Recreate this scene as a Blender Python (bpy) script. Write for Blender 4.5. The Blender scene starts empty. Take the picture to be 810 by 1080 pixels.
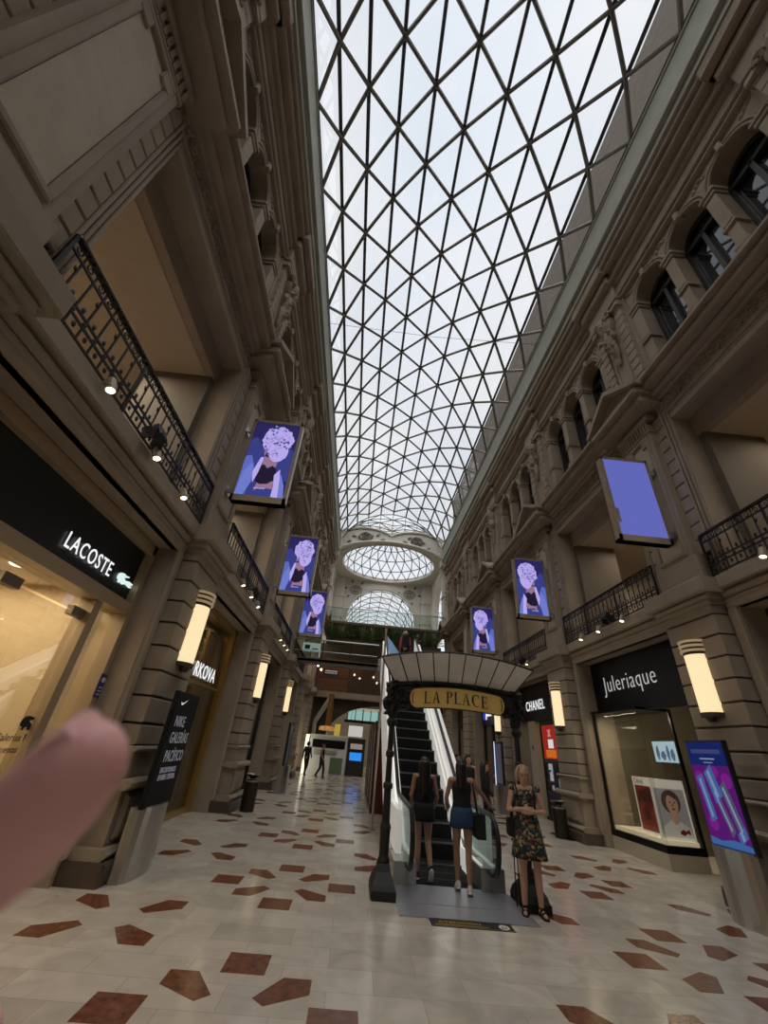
import bpy, bmesh, math, random
from mathutils import Vector, Matrix, Euler
random.seed(7)
C = bpy.context.scene.collection
PI = math.pi
XC, HW = 1.671, 4.785            # gallery centre line and half width at the ground pilasters
Y0, P = 7.46, 6.0                # pilaster rhythm
def R(d): return math.radians(d)

# ------------------------------------------------------------------ materials
MATS = {}
def mat(name, col, rough=.6, metal=0, emit=None, es=0, spec=.5, bump=0, bscale=30, var=0, vscale=4, alpha=None, coat=0):
    if name in MATS: return MATS[name]
    m = bpy.data.materials.new(name); m.use_nodes = True; MATS[name] = m
    nt = m.node_tree; b = nt.nodes['Principled BSDF']
    b.inputs['Base Color'].default_value = (*col, 1); b.inputs['Roughness'].default_value = rough
    b.inputs['Metallic'].default_value = metal; b.inputs['Specular IOR Level'].default_value = spec
    if coat: b.inputs['Coat Weight'].default_value = coat
    if emit: b.inputs['Emission Color'].default_value = (*emit, 1); b.inputs['Emission Strength'].default_value = es
    if var or bump:
        tc = nt.nodes.new('ShaderNodeTexCoord')
        if var:
            n = nt.nodes.new('ShaderNodeTexNoise'); n.inputs['Scale'].default_value = vscale; n.inputs['Detail'].default_value = 5
            nt.links.new(tc.outputs['Object'], n.inputs['Vector'])
            r = nt.nodes.new('ShaderNodeMapRange'); r.inputs[1].default_value = .3; r.inputs[2].default_value = .7
            r.inputs[3].default_value = 1-var; r.inputs[4].default_value = 1+var
            nt.links.new(n.outputs['Fac'], r.inputs[0])
            mx = nt.nodes.new('ShaderNodeVectorMath'); mx.operation = 'SCALE'; mx.inputs[0].default_value = col
            nt.links.new(r.outputs[0], mx.inputs['Scale']); nt.links.new(mx.outputs[0], b.inputs['Base Color'])
        if bump:
            n = nt.nodes.new('ShaderNodeTexNoise'); n.inputs['Scale'].default_value = bscale; n.inputs['Detail'].default_value = 4
            nt.links.new(tc.outputs['Object'], n.inputs['Vector'])
            bp = nt.nodes.new('ShaderNodeBump'); bp.inputs['Strength'].default_value = bump; bp.inputs['Distance'].default_value = .02
            nt.links.new(n.outputs['Fac'], bp.inputs['Height']); nt.links.new(bp.outputs[0], b.inputs['Normal'])
    return m
def glass(name, tint=(.9,.9,.9), refl=.08, rough=.02):
    if name in MATS: return MATS[name]
    m = bpy.data.materials.new(name); m.use_nodes = True; MATS[name] = m
    nt = m.node_tree; nt.nodes.clear()
    o = nt.nodes.new('ShaderNodeOutputMaterial'); mix = nt.nodes.new('ShaderNodeMixShader')
    t = nt.nodes.new('ShaderNodeBsdfTransparent'); t.inputs[0].default_value = (*tint, 1)
    g = nt.nodes.new('ShaderNodeBsdfGlossy'); g.inputs['Roughness'].default_value = rough
    lw = nt.nodes.new('ShaderNodeLayerWeight'); lw.inputs[0].default_value = .25
    mr = nt.nodes.new('ShaderNodeMapRange'); mr.inputs[3].default_value = refl; mr.inputs[4].default_value = min(1, refl+.55)
    nt.links.new(lw.outputs['Facing'], mr.inputs[0]); nt.links.new(mr.outputs[0], mix.inputs[0])
    nt.links.new(t.outputs[0], mix.inputs[1]); nt.links.new(g.outputs[0], mix.inputs[2]); nt.links.new(mix.outputs[0], o.inputs[0])
    return m
def emis(name, col, s=1):
    return mat(name, (.01,.01,.01), .8, 0, col, s, spec=.1)
STONE = mat('stone', (.32,.258,.192), .8, bump=.25, bscale=60, var=.12, vscale=1.3)
STONE_D = mat('stone_joint', (.10,.08,.06), .9)
PLINTH = mat('plinth_stone', (.085,.06,.045), .45, bump=.1, var=.2, vscale=5)
PLASTER = mat('plaster_panel', (.46,.39,.30), .8, bump=.12, bscale=20, var=.06)
BEAM = mat('beam_paint', (.36,.37,.31), .6, var=.06)
WHITEP = mat('crossing_plaster', (.62,.59,.52), .8, var=.05)
CEILT = mat('tan_ceiling', (.48,.39,.29), .85, var=.04)
DARKP = mat('dark_panel', (.10,.085,.065), .6)
IRON = mat('wrought_iron', (.012,.012,.012), .45, .3)
CAST = mat('cast_iron', (.009,.010,.010), .55, .0, bump=.3, bscale=40)
STEEL = mat('skylight_steel', (.20,.19,.165), .5, .2)
STEEL_D = mat('purlin_steel', (.055,.055,.055), .5, .2)
INOX = mat('brushed_steel', (.45,.43,.40), .28, .9, bump=.05, bscale=200)
BRONZE = mat('pale_bronze', (.34,.28,.20), .45, .15)
BLACK = mat('black_gloss', (.005,.005,.006), .3, spec=.22)
BLACKM = mat('black_matt', (.012,.012,.013), .6)
WHITE = mat('white_paint', (.75,.73,.70), .4)
TANF = mat('tan_frame', (.42,.32,.20), .4, .2)
CREAM = mat('cream', (.6,.55,.43), .6)
WOOD = mat('warm_wood', (.20,.085,.035), .5, var=.25, vscale=6)
REDWOOD = mat('red_wood', (.10,.022,.012), .35, var=.2, vscale=5)
GOLD = mat('gold_curtain', (.40,.26,.06), .35, .5, bump=.6, bscale=8)
GLASS_SKY = glass('skylight_glass', (.93,.94,.95), .03)
GLASS_SHOP = glass('shop_glass', (.86,.86,.84), .05)
GLASS_GRN = glass('balustrade_glass', (.80,.88,.84), .06)
WINGLASS = mat('dark_window_glass', (.01,.01,.012), .03, spec=1.0)
SASH = mat('window_sash', (.022,.018,.015), .5)
EM_LAMP = mat('lamp_glow', (.5,.42,.28), .5, 0, (1,.78,.45), .92)
EM_WHITE = emis('white_sign_light', (1,1,1), .95)
EM_SPOT = emis('spot_lens', (1,.85,.55), 5)
def chk(): pass

# ------------------------------------------------------------------ mesh building
def wm(o):
    m=Matrix.LocRotScale(o.location,o.rotation_euler,o.scale)
    return wm(o.parent)@m if o.parent else m
class MB:
    def __init__(s, M=None): s.v=[]; s.f=[]; s.mi=[]; s.M=M; s.cur=0; s.sm=[]; s.smooth=False
    def add(s, vs, fs):
        o=len(s.v)
        for p in vs:
            p=Vector(p)
            s.v.append(s.M@p if s.M else p)
        for f in fs: s.f.append([i+o for i in f]); s.mi.append(s.cur); s.sm.append(s.smooth)
    def box(s,x0,x1,y0,y1,z0,z1):
        s.add([(x0,y0,z0),(x1,y0,z0),(x1,y1,z0),(x0,y1,z0),(x0,y0,z1),(x1,y0,z1),(x1,y1,z1),(x0,y1,z1)],
              [(0,3,2,1),(4,5,6,7),(0,1,5,4),(1,2,6,5),(2,3,7,6),(3,0,4,7)])
    def cbox(s,x0,x1,y0,y1,z0,z1,c=.02):   # box with chamfered edges on every side of its x0 face and z edges
        a=[(x0+c,y0,z0),(x0,y0+c,z0+c),(x0,y1-c,z0+c),(x0+c,y1,z0)]
        vs=[(x0,y0+c,z0+c),(x0,y1-c,z0+c),(x0,y1-c,z1-c),(x0,y0+c,z1-c),
            (x0+c,y0,z0),(x0+c,y1,z0),(x0+c,y1,z1),(x0+c,y0,z1),(x1,y0,z0),(x1,y1,z0),(x1,y1,z1),(x1,y0,z1)]
        s.add(vs,[(0,1,2,3),(0,4,5,1),(1,5,6,2),(2,6,7,3),(3,7,4,0),(4,8,9,5),(5,9,10,6),(6,10,11,7),(7,11,8,4),(8,11,10,9)])
    def prism(s,pts,axis,a,b):   # polygon (2-D) extruded along an axis from a to b
        def m(p,t):
            return {'x':(t,p[0],p[1]),'y':(p[0],t,p[1]),'z':(p[0],p[1],t)}[axis]
        n=len(pts); vs=[m(p,a) for p in pts]+[m(p,b) for p in pts]
        s.add(vs,[tuple(range(n))[::-1],tuple(range(n,2*n))]+[(i,(i+1)%n,n+(i+1)%n,n+i) for i in range(n)])
    def tube(s,path,r,n=6,cap=True,closed=False):
        P_=[Vector(p) for p in path]; k=len(P_); vs=[]; up=None
        rs=r if isinstance(r,(list,tuple)) else [r]*k
        for i in range(k):
            if closed: t=P_[(i+1)%k]-P_[i-1]
            else: t=P_[min(i+1,k-1)]-P_[max(i-1,0)]
            t.normalize()
            if up is None:
                up=Vector((0,0,1)) if abs(t.z)<.9 else Vector((1,0,0))
            a=t.cross(up)
            if a.length<1e-5: a=t.cross(Vector((0,1,0.01)))
            a.normalize(); b=t.cross(a).normalized(); up=-b if b.dot(up)<0 else b
            for j in range(n):
                q=2*PI*j/n; vs.append(P_[i]+(a*math.cos(q)+b*math.sin(q))*rs[i])
        fs=[]
        for i in range(k if closed else k-1):
            i2=(i+1)%k
            for j in range(n): fs.append((i*n+j,i*n+(j+1)%n,i2*n+(j+1)%n,i2*n+j))
        if cap and not closed: fs+= [tuple(range(n))[::-1],tuple(range((k-1)*n,k*n))]
        s.add(vs,fs)
    def lathe(s,prof,c=(0,0,0),n=16,ax='z'):
        vs=[]; k=len(prof)
        for r,h in prof:
            for j in range(n):
                q=2*PI*j/n; x,y=r*math.cos(q),r*math.sin(q)
                p={'z':(x,y,h),'x':(h,x,y),'y':(x,h,y)}[ax]
                vs.append((c[0]+p[0],c[1]+p[1],c[2]+p[2]))
        fs=[(i*n+j,i*n+(j+1)%n,(i+1)*n+(j+1)%n,(i+1)*n+j) for i in range(k-1) for j in range(n)]
        fs+=[tuple(range(n))[::-1],tuple(range((k-1)*n,k*n))]
        s.add(vs,fs)
    def ell(s,c,r,n=8,m=6,rot=None):
        vs=[];c=Vector(c)
        for i in range(1,m):
            a=PI*i/m
            for j in range(n):
                b=2*PI*j/n; p=Vector((r[0]*math.sin(a)*math.cos(b),r[1]*math.sin(a)*math.sin(b),r[2]*math.cos(a)))
                if rot: p=rot@p
                vs.append(c+p)
        t=Vector((0,0,r[2])); b_=Vector((0,0,-r[2]))
        if rot: t=rot@t; b_=rot@b_
        vs+= [c+t,c+b_]; N=len(vs)
        fs=[(i*n+j,(i+1)*n+j,(i+1)*n+(j+1)%n,i*n+(j+1)%n) for i in range(m-2) for j in range(n)]
        fs+=[(N-2,j,(j+1)%n) for j in range(n)]+[(N-1,(m-2)*n+(j+1)%n,(m-2)*n+j) for j in range(n)]
        s.add(vs,fs)
    def loft(s,rings,cap=True):   # rings of equal length
        n=len(rings[0]); vs=[p for r in rings for p in r]
        fs=[(i*n+j,i*n+(j+1)%n,(i+1)*n+(j+1)%n,(i+1)*n+j) for i in range(len(rings)-1) for j in range(n)]
        if cap: fs+=[tuple(range(n))[::-1],tuple(range((len(rings)-1)*n,len(rings)*n))]
        s.add(vs,fs)
    def cap_(s,a,b,ra,rb,n=10):    # tapered capsule
        a=Vector(a);b=Vector(b);t=(b-a); L=t.length
        if L<1e-6: s.ell(a,(ra,ra,ra),n,8); return
        t.normalize(); u=t.orthogonal().normalized(); w=t.cross(u)
        prof=[]
        for q in (80,50,20): prof.append((a-t*ra*math.sin(R(q)),ra*math.cos(R(q))))
        prof.append((a,ra)); prof.append((b,rb))
        for q in (20,50,80): prof.append((b+t*rb*math.sin(R(q)),rb*math.cos(R(q))))
        s.loft([[c+(u*math.cos(2*PI*j/n)+w*math.sin(2*PI*j/n))*r for j in range(n)] for c,r in prof])
    def build(s,name,mats,parent=None,loc=None):
        me=bpy.data.meshes.new(name); me.from_pydata([tuple(p) for p in s.v],[],s.f)
        if not isinstance(mats,(list,tuple)): mats=[mats]
        for m in mats: me.materials.append(m)
        for p,i,q in zip(me.polygons,s.mi,s.sm): p.material_index=i; p.use_smooth=q
        bm=bmesh.new(); bm.from_mesh(me); bmesh.ops.recalc_face_normals(bm,faces=bm.faces); bm.to_mesh(me); bm.free()
        o=bpy.data.objects.new(name,me); C.objects.link(o)
        if parent:
            W=wm(parent).inverted()
            me.transform(W); o.parent=parent
        return o
def tag(o,label=None,cat=None,group=None,kind=None):
    if label: o['label']=label
    if cat: o['category']=cat
    if group: o['group']=group
    if kind: o['kind']=kind
    return o
def thing(name,label,cat,loc=(0,0,0),group=None,rz=0):
    o=bpy.data.objects.new(name,None); C.objects.link(o); o.location=loc; o.rotation_euler=(0,0,rz); o.empty_display_size=.1
    return tag(o,label,cat,group)
def struct(name,mb,mats,parent=None):
    o=mb.build(name,mats,parent)
    if not parent: o['kind']='structure'
    return o
def copy_tree(o,parent=None):
    c=o.copy(); C.objects.link(c)
    if parent: c.parent=parent
    for ch in list(o.children): copy_tree(ch,c)
    return c
def text_mesh(mb,body,org,right,up,size,extr=.004,bold=0,space=1.08,sx=1):
    cu=bpy.data.curves.new('t','FONT'); cu.body=body; cu.size=size; cu.extrude=extr; cu.offset=bold; cu.space_character=space; cu.resolution_u=3
    ob=bpy.data.objects.new('t',cu); C.objects.link(ob); bpy.context.view_layer.update()
    me=bpy.data.meshes.new_from_object(ob.evaluated_get(bpy.context.evaluated_depsgraph_get()))
    r=Vector(right).normalized();u=Vector(up).normalized();n=r.cross(u); org=Vector(org)
    o=len(mb.v)
    for v in me.vertices:
        p=org+r*v.co.x*sx+u*v.co.y+n*v.co.z
        mb.v.append(mb.M@p if mb.M else p)
    for f in me.polygons: mb.f.append([i+o for i in f.vertices]); mb.mi.append(mb.cur); mb.sm.append(False)
    w=max(v.co.x for v in me.vertices)
    bpy.data.objects.remove(ob); bpy.data.meshes.remove(me); bpy.data.curves.remove(cu)
    return w*sx
def side_matrix(sd):   # (u, y, z): u grows from the gallery's centre line into the wall
    return Matrix(((sd,0,0,XC),(0,1,0,0),(0,0,1,0),(0,0,0,1)))
SIDE={-1:side_matrix(-1),1:side_matrix(1)}
NAMES={-1:'left',1:'right'}
N0,N1=-1,4
def yc(n): return Y0+P*n

# ------------------------------------------------------------------ camera
fpx=414.28; yaw,pit,rol=.0245,.5378,.0908
cy,sy,cp,sp,cr,sr=math.cos(yaw),math.sin(yaw),math.cos(pit),math.sin(pit),math.cos(rol),math.sin(rol)
F=Vector((sy*cp,cy*cp,sp)); r0=Vector((cy,-sy,0)); u0=r0.cross(F)
RT=cr*r0+sr*u0; UP=-sr*r0+cr*u0
CAM=Vector((0,0,1.7544))
cam=bpy.data.cameras.new('camera'); co=bpy.data.objects.new('camera',cam); C.objects.link(co)
co.matrix_world=Matrix(((RT.x,UP.x,-F.x,CAM.x),(RT.y,UP.y,-F.y,CAM.y),(RT.z,UP.z,-F.z,CAM.z),(0,0,0,1)))
cam.sensor_fit='HORIZONTAL'; cam.sensor_width=36; cam.lens=fpx/810*36; cam.clip_start=.01; cam.clip_end=300
cam.dof.use_dof=True; cam.dof.focus_distance=9; cam.dof.aperture_fstop=10.5
bpy.context.scene.camera=co
def ray(x,y): return RT*((x-405)/fpx)-UP*((y-540)/fpx)+F
def at_y(x,y,Y): d=ray(x,y); return CAM+d*(Y/d.y)
def at_x(x,y,X): d=ray(x,y); return CAM+d*(X/d.x)
def at_z(x,y,Z=0): d=ray(x,y); return CAM+d*((Z-CAM.z)/d.z)

# ------------------------------------------------------------------ floor
def floor_mat():
    m=bpy.data.materials.new('cream_marble_floor'); m.use_nodes=True; nt=m.node_tree; b=nt.nodes['Principled BSDF']
    tc=nt.nodes.new('ShaderNodeTexCoord')
    br=nt.nodes.new('ShaderNodeTexBrick'); br.offset=.5; br.inputs['Scale'].default_value=1
    br.inputs['Brick Width'].default_value=.8; br.inputs['Row Height'].default_value=.4; br.inputs['Mortar Size'].default_value=.0025
    br.inputs['Color1'].default_value=(.60,.54,.46,1); br.inputs['Color2'].default_value=(.50,.445,.37,1); br.inputs['Mortar'].default_value=(.36,.32,.27,1)
    nt.links.new(tc.outputs['Object'],br.inputs['Vector'])
    n=nt.nodes.new('ShaderNodeTexNoise'); n.inputs['Scale'].default_value=2.2; n.inputs['Detail'].default_value=8; n.inputs['Distortion'].default_value=1.5
    nt.links.new(tc.outputs['Object'],n.inputs['Vector'])
    r=nt.nodes.new('ShaderNodeMapRange'); r.inputs[1].default_value=.3; r.inputs[2].default_value=.7; r.inputs[3].default_value=.86; r.inputs[4].default_value=1.1
    nt.links.new(n.outputs['Fac'],r.inputs[0])
    s=nt.nodes.new('ShaderNodeVectorMath'); s.operation='SCALE'; nt.links.new(br.outputs['Color'],s.inputs[0]); nt.links.new(r.outputs[0],s.inputs['Scale'])
    nt.links.new(s.outputs[0],b.inputs['Base Color']); b.inputs['Roughness'].default_value=.16; b.inputs['Specular IOR Level'].default_value=.45
    return m
FLOOR=floor_mat()
INLAY=mat('red_marble',(.17,.06,.028),.2,var=.35,vscale=14)
mb=MB(); mb.box(-9,12,-16.6,62,-.3,0)
mb.cur=1
SQ=[(-.19,-.19),(.19,-.19),(.19,.19),(-.19,.19)]
PEN=[(.36,.60),(.6,.6),(.6,.36),(.26,.16),(.16,.26)]
def inlay(pts,cx,cy_):
    mb.prism([(cx+a,cy_+b) for a,b in pts],'z',-.01,.0015)
def motif(cx,cy_,sq=True):
    for sx in (1,-1):
        for sz in (1,-1): inlay([(a*sx,b*sz) for a,b in PEN],cx,cy_)
    if sq:
        for dx,dy in ((.8,0),(-.8,0),(0,.8),(0,-.8)): inlay(SQ,cx+dx,cy_+dy)
for k in range(-1,9):
    motif(-.73,4.37+3.135*k); motif(4.13,5.9+3.14*k)
    motif(-2.33,5.94+3.135*k,False); motif(.86,5.94+3.135*k+ (0),False) if k>=1 else None
    motif(2.55,7.42+3.14*k,False); motif(5.75,7.47+3.14*k,False)
floor=struct('floor',mb,[FLOOR,INLAY])

# ------------------------------------------------------------------ ornament helpers
def leaf(mb,c,L,w,ang,tilt=0,thick=.03):   # little acanthus leaf on a wall plane (y,z), raised towards -u
    ca,sa=math.cos(ang),math.sin(ang)
    pts=[(0,0),(.3*L,w),(.7*L,.7*w),(L,0),(.7*L,-.7*w),(.3*L,-w)]
    vs=[(c[0],c[1]+a*ca-b*sa,c[2]+a*sa+b*ca) for a,b in pts]+[(c[0]-thick,c[1]+.5*L*ca,c[2]+.5*L*sa)]
    mb.add(vs,[(i,(i+1)%6,6) for i in range(6)])
def scroll(mb,c,r,dirn=1,turns=1.6,rt=.02,n=12,start=0):
    path=[]
    for i in range(n+1):
        t=i/n; a=start+dirn*turns*2*PI*t; q=r*(1-.8*t)
        path.append((c[0]-.015,c[1]+q*math.cos(a),c[2]+q*math.sin(a)))
    mb.tube(path,[rt*(1-.4*i/n) for i in range(n+1)],5)
def frieze(mb,u,y0,y1,z0,z1):
    h=z1-z0; zc=(z0+z1)/2; L=y1-y0; n=max(1,round(L/(h*.95))); d=L/n
    for i in range(n):
        y=y0+(i+.5)*d; s=1 if i%2 else -1
        scroll(mb,(u,y,zc),h*.36,s,1.5,.035,10,start=PI/2*s)
        for a in (.3,1.7,2.9,4.2,5.4): leaf(mb,(u,y+.28*d*math.cos(a),zc+.28*h*math.sin(a)),h*.3,h*.11,a,thick=.07)
        leaf(mb,(u,y-d*.5,zc),h*.42,h*.14,PI/2*s+.5,thick=.08)
def cartouche(mb,u,y,z0,z1):
    h=z1-z0
    mb.ell((u,y,z1-.22*h),(.24,.30,.2*h),10,8); mb.ell((u-.08,y,z1-.2*h),(.22,.17,.13*h),8,6)
    mb.ell((u,y,z1-.5*h),(.2,.22,.2*h),8,6); mb.ell((u,y,z1-.75*h),(.14,.16,.2*h),8,6); mb.ell((u,y,z0+.08*h),(.09,.09,.1*h),8,6)
    for i in range(9):
        a=random.uniform(0,6.28); zz=z0+h*(.15+.8*i/9)
        leaf(mb,(u-.16,y+random.uniform(-.14,.14),zz),.26,.09,a,thick=.12)
    for s in (1,-1):
        scroll(mb,(u-.1,y+s*.26,z1-.12*h),.16,s,1.5,.05,10); scroll(mb,(u-.05,y+s*.2,z1-.55*h),.12,-s,1.4,.04,8)

# ------------------------------------------------------------------ the two gallery walls
YS,YE=-16,31.3
def ground_pilaster(mb,n):
    y=yc(n); w=.63
    mb.cur=2; mb.cbox(HW-.22,5.5,y-.8,y+.8,0,.24,.03)
    mb.cur=0
    mb.cbox(HW-.17,5.5,y-.76,y+.76,.24,.36,.05)
    mb.box(HW-.05,5.5,y-.64,y+.64,.36,1.0)
    mb.cbox(HW-.11,HW,y-.5,y+.5,.42,.92,.04)
    mb.cbox(HW-.17,5.5,y-.75,y+.75,.98,1.10,.04)
    mb.cbox(HW-.02,5.5,y-w,y+w,1.10,1.42,.015)
    mb.cbox(HW-.08,5.5,y-w-.06,y+w+.06,1.42,1.49,.03)
    mb.cur=1; mb.box(HW+.045,5.5,y-w+.045,y+w-.045,1.45,4.7); mb.cur=0
    z=1.49; j=[1.78,2.15,2.52,2.89,3.263,3.636,4.008,4.377,4.66]
    for t in j:
        mb.cbox(HW,5.5,y-w,y+w,z+.018,t-.018,.012); z=t
    # cap block of the string course
    mb.cbox(HW-.05,5.5,y-.68,y+.68,4.56,4.66,.03); mb.cbox(HW-.12,5.5,y-.75,y+.75,4.64,4.74,.04)
    mb.cbox(HW-.22,5.5,y-.84,y+.84,4.74,5.03,.025)
def first_pilaster(mb,n):
    y=yc(n)-.02; u=HW+.12
    mb.cbox(u-.04,5.6,y-.60,y+.60,5.03,5.62,.03)
    mb.box(u,5.6,y-.52,y+.52,5.62,9.25)
    # sunk panel with a raised moulding
    mb.cur=3; mb.box(u-.012,u,y-.30,y+.30,5.8,8.75); mb.cur=0
    for s in (1,-1): mb.cbox(u-.04,u,y+s*.36-.05,y+s*.36+.05,5.75,8.9,.02)
    mb.cbox(u-.04,u,y-.4,y+.4,5.7,5.8,.02)
    mb.cbox(u-.05,u,y-.4,y+.4,8.85,8.95,.02)
    for s in (1,-1): mb.cbox(u-.05,u,y+s*.28-.1,y+s*.28+.1,8.65,8.87,.02)
    # quoins
    z=5.62; k=0
    while z<9.1:
        mb.cbox(u+.14,5.7,y-.80,y+.80,z+.012,z+.32,.014); z+=.335
    mb.cur=1; mb.box(u+.18,5.7,y-.77,y+.77,5.62,9.2); mb.cur=0
    # fluted capital
    mb.cbox(u-.03,5.6,y-.56,y+.56,9.0,9.08,.02)
    for i in range(11): mb.box(u-.03,u,y-.5+.1*i-.03,y-.5+.1*i+.03,9.1,9.36)
    mb.cbox(u-.06,5.6,y-.62,y+.62,9.36,9.5,.03)
    # pediment
    mb.cbox(4.55,5.6,y-.95,y+.95,9.62,9.82,.05); mb.cbox(4.42,5.6,y-1.02,y+1.02,9.82,10.02,.05)
    mb.prism([(y-1.06,10.02),(y+1.06,10.02),(y,10.72)],'x',4.62,5.5)
    for s in (1,-1): mb.prism([(y+s*1.12,10.02),(y+s*1.12,10.14),(y,10.86),(y,10.72),(y+s*.94,10.1)],'x',4.38,5.5)
def third_pilaster(mb,n):
    y=yc(n)-.15; u=5.15
    mb.box(u+.1,6,y-.74,y+.74,10.2,14.4)
    z=10.4
    while z<13.9:
        for s in (1,-1): mb.cbox(u-.03,5.8,min(y+s*.34,y+s*.64),max(y+s*.34,y+s*.64),z+.012,z+.30,.014)
        z+=.315
    mb.box(u+.02,5.8,y-.32,y+.32,10.4,14.0)
    for s in (1,-1): mb.cbox(u-.02,5.8,y+s*.22-.03,y+s*.22+.03,10.7,12.2,.01)
    cartouche(mb,u-.06,y,12.0,14.35)
    mb.cbox(u-.12,6,y-.70,y+.70,14.0,14.2,.04)
ARCH_R=.57; SPR=13.40; AZ=10.95
def arch_bay(mb,wn,n):   # between pilasters n-1 and n; wn: list collecting window boxes
    y0=yc(n-1)-.15+.64; y1=yc(n)-.15-.64; yb=(y0+y1)/2; u=5.33
    cs=[yb-1.38,yb,yb+1.38]; top=14.35; N=14
    edges=[y0]+[e for c in cs for e in (c-ARCH_R,c+ARCH_R)]+[y1]
    for i in range(0,8,2): 
        a,b=edges[i],edges[i+1]; mb.box(u,6.0,a,b,10.2,SPR)
        # pier trim: capitals and the small caps half-way
        for z0,z1,e in ((SPR-.16,SPR-.02,.05),(SPR-.05,SPR+.05,.09),(11.95,12.05,.05),(11.2,11.3,.06)):
            mb.cbox(u-e,u+.3,max(a-e,y0),min(b+e,y1),z0,z1,.02)
        mb.cbox(u-.08,u+.2,max(a-.06,y0),min(b+.06,y1),10.4,11.2,.03)
        for z in (12.5,): mb.cbox(u-.03,u+.3,max(a-.02,y0),min(b+.02,y1),12.08,13.2,.02)
    # spandrels with the arch curve cut out
    bounds=[y0,(cs[0]+cs[1])/2,(cs[1]+cs[2])/2,y1]
    for i,c in enumerate(cs):
        a,b=bounds[i],bounds[i+1]
        arc=[(c+ARCH_R*math.cos(PI*k/N),SPR+ARCH_R*math.sin(PI*k/N)) for k in range(N+1)]
        for k in range(N):
            p,q=arc[k],arc[k+1]
            mb.prism([p,(p[0],top),(q[0],top),q],'x',u,6.0)
        for e0,e1 in ((a,c-ARCH_R),(c+ARCH_R,b)): mb.box(u,6.0,e0,e1,SPR,top)
        # archivolt
        for rr,t,uu in ((ARCH_R+.02,.035,u-.02),(ARCH_R+.11,.04,u-.03)):
            mb.tube([(uu,c+rr*math.cos(PI*k/N),SPR+rr*math.sin(PI*k/N)) for k in range(N+1)],t,6)
        mb.cbox(u-.12,u+.1,c-.07,c+.07,SPR+ARCH_R-.05,SPR+ARCH_R+.24,.03)
        for s in (1,-1):
            for k in range(3): leaf(mb,(u,c+s*(.5+.06*k),SPR+.55+.08*k),.22,.07,PI/2-s*(.2+.5*k),thick=.07)
        # sill and its little consoles
        mb.cbox(u-.16,6.0,c-ARCH_R-.1,c+ARCH_R+.1,AZ-.12,AZ,.03)
        mb.box(u+.05,6.0,c-ARCH_R,c+ARCH_R,10.2,AZ-.12)
        for k in range(6):
            yy=c-.45+.18*k; mb.lathe([(.03,10.42),(.06,10.5),(.03,10.62),(.055,10.74),(.04,10.83)],(u-.06,yy,0),6)
        wn.append((c,u+.42))
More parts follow.
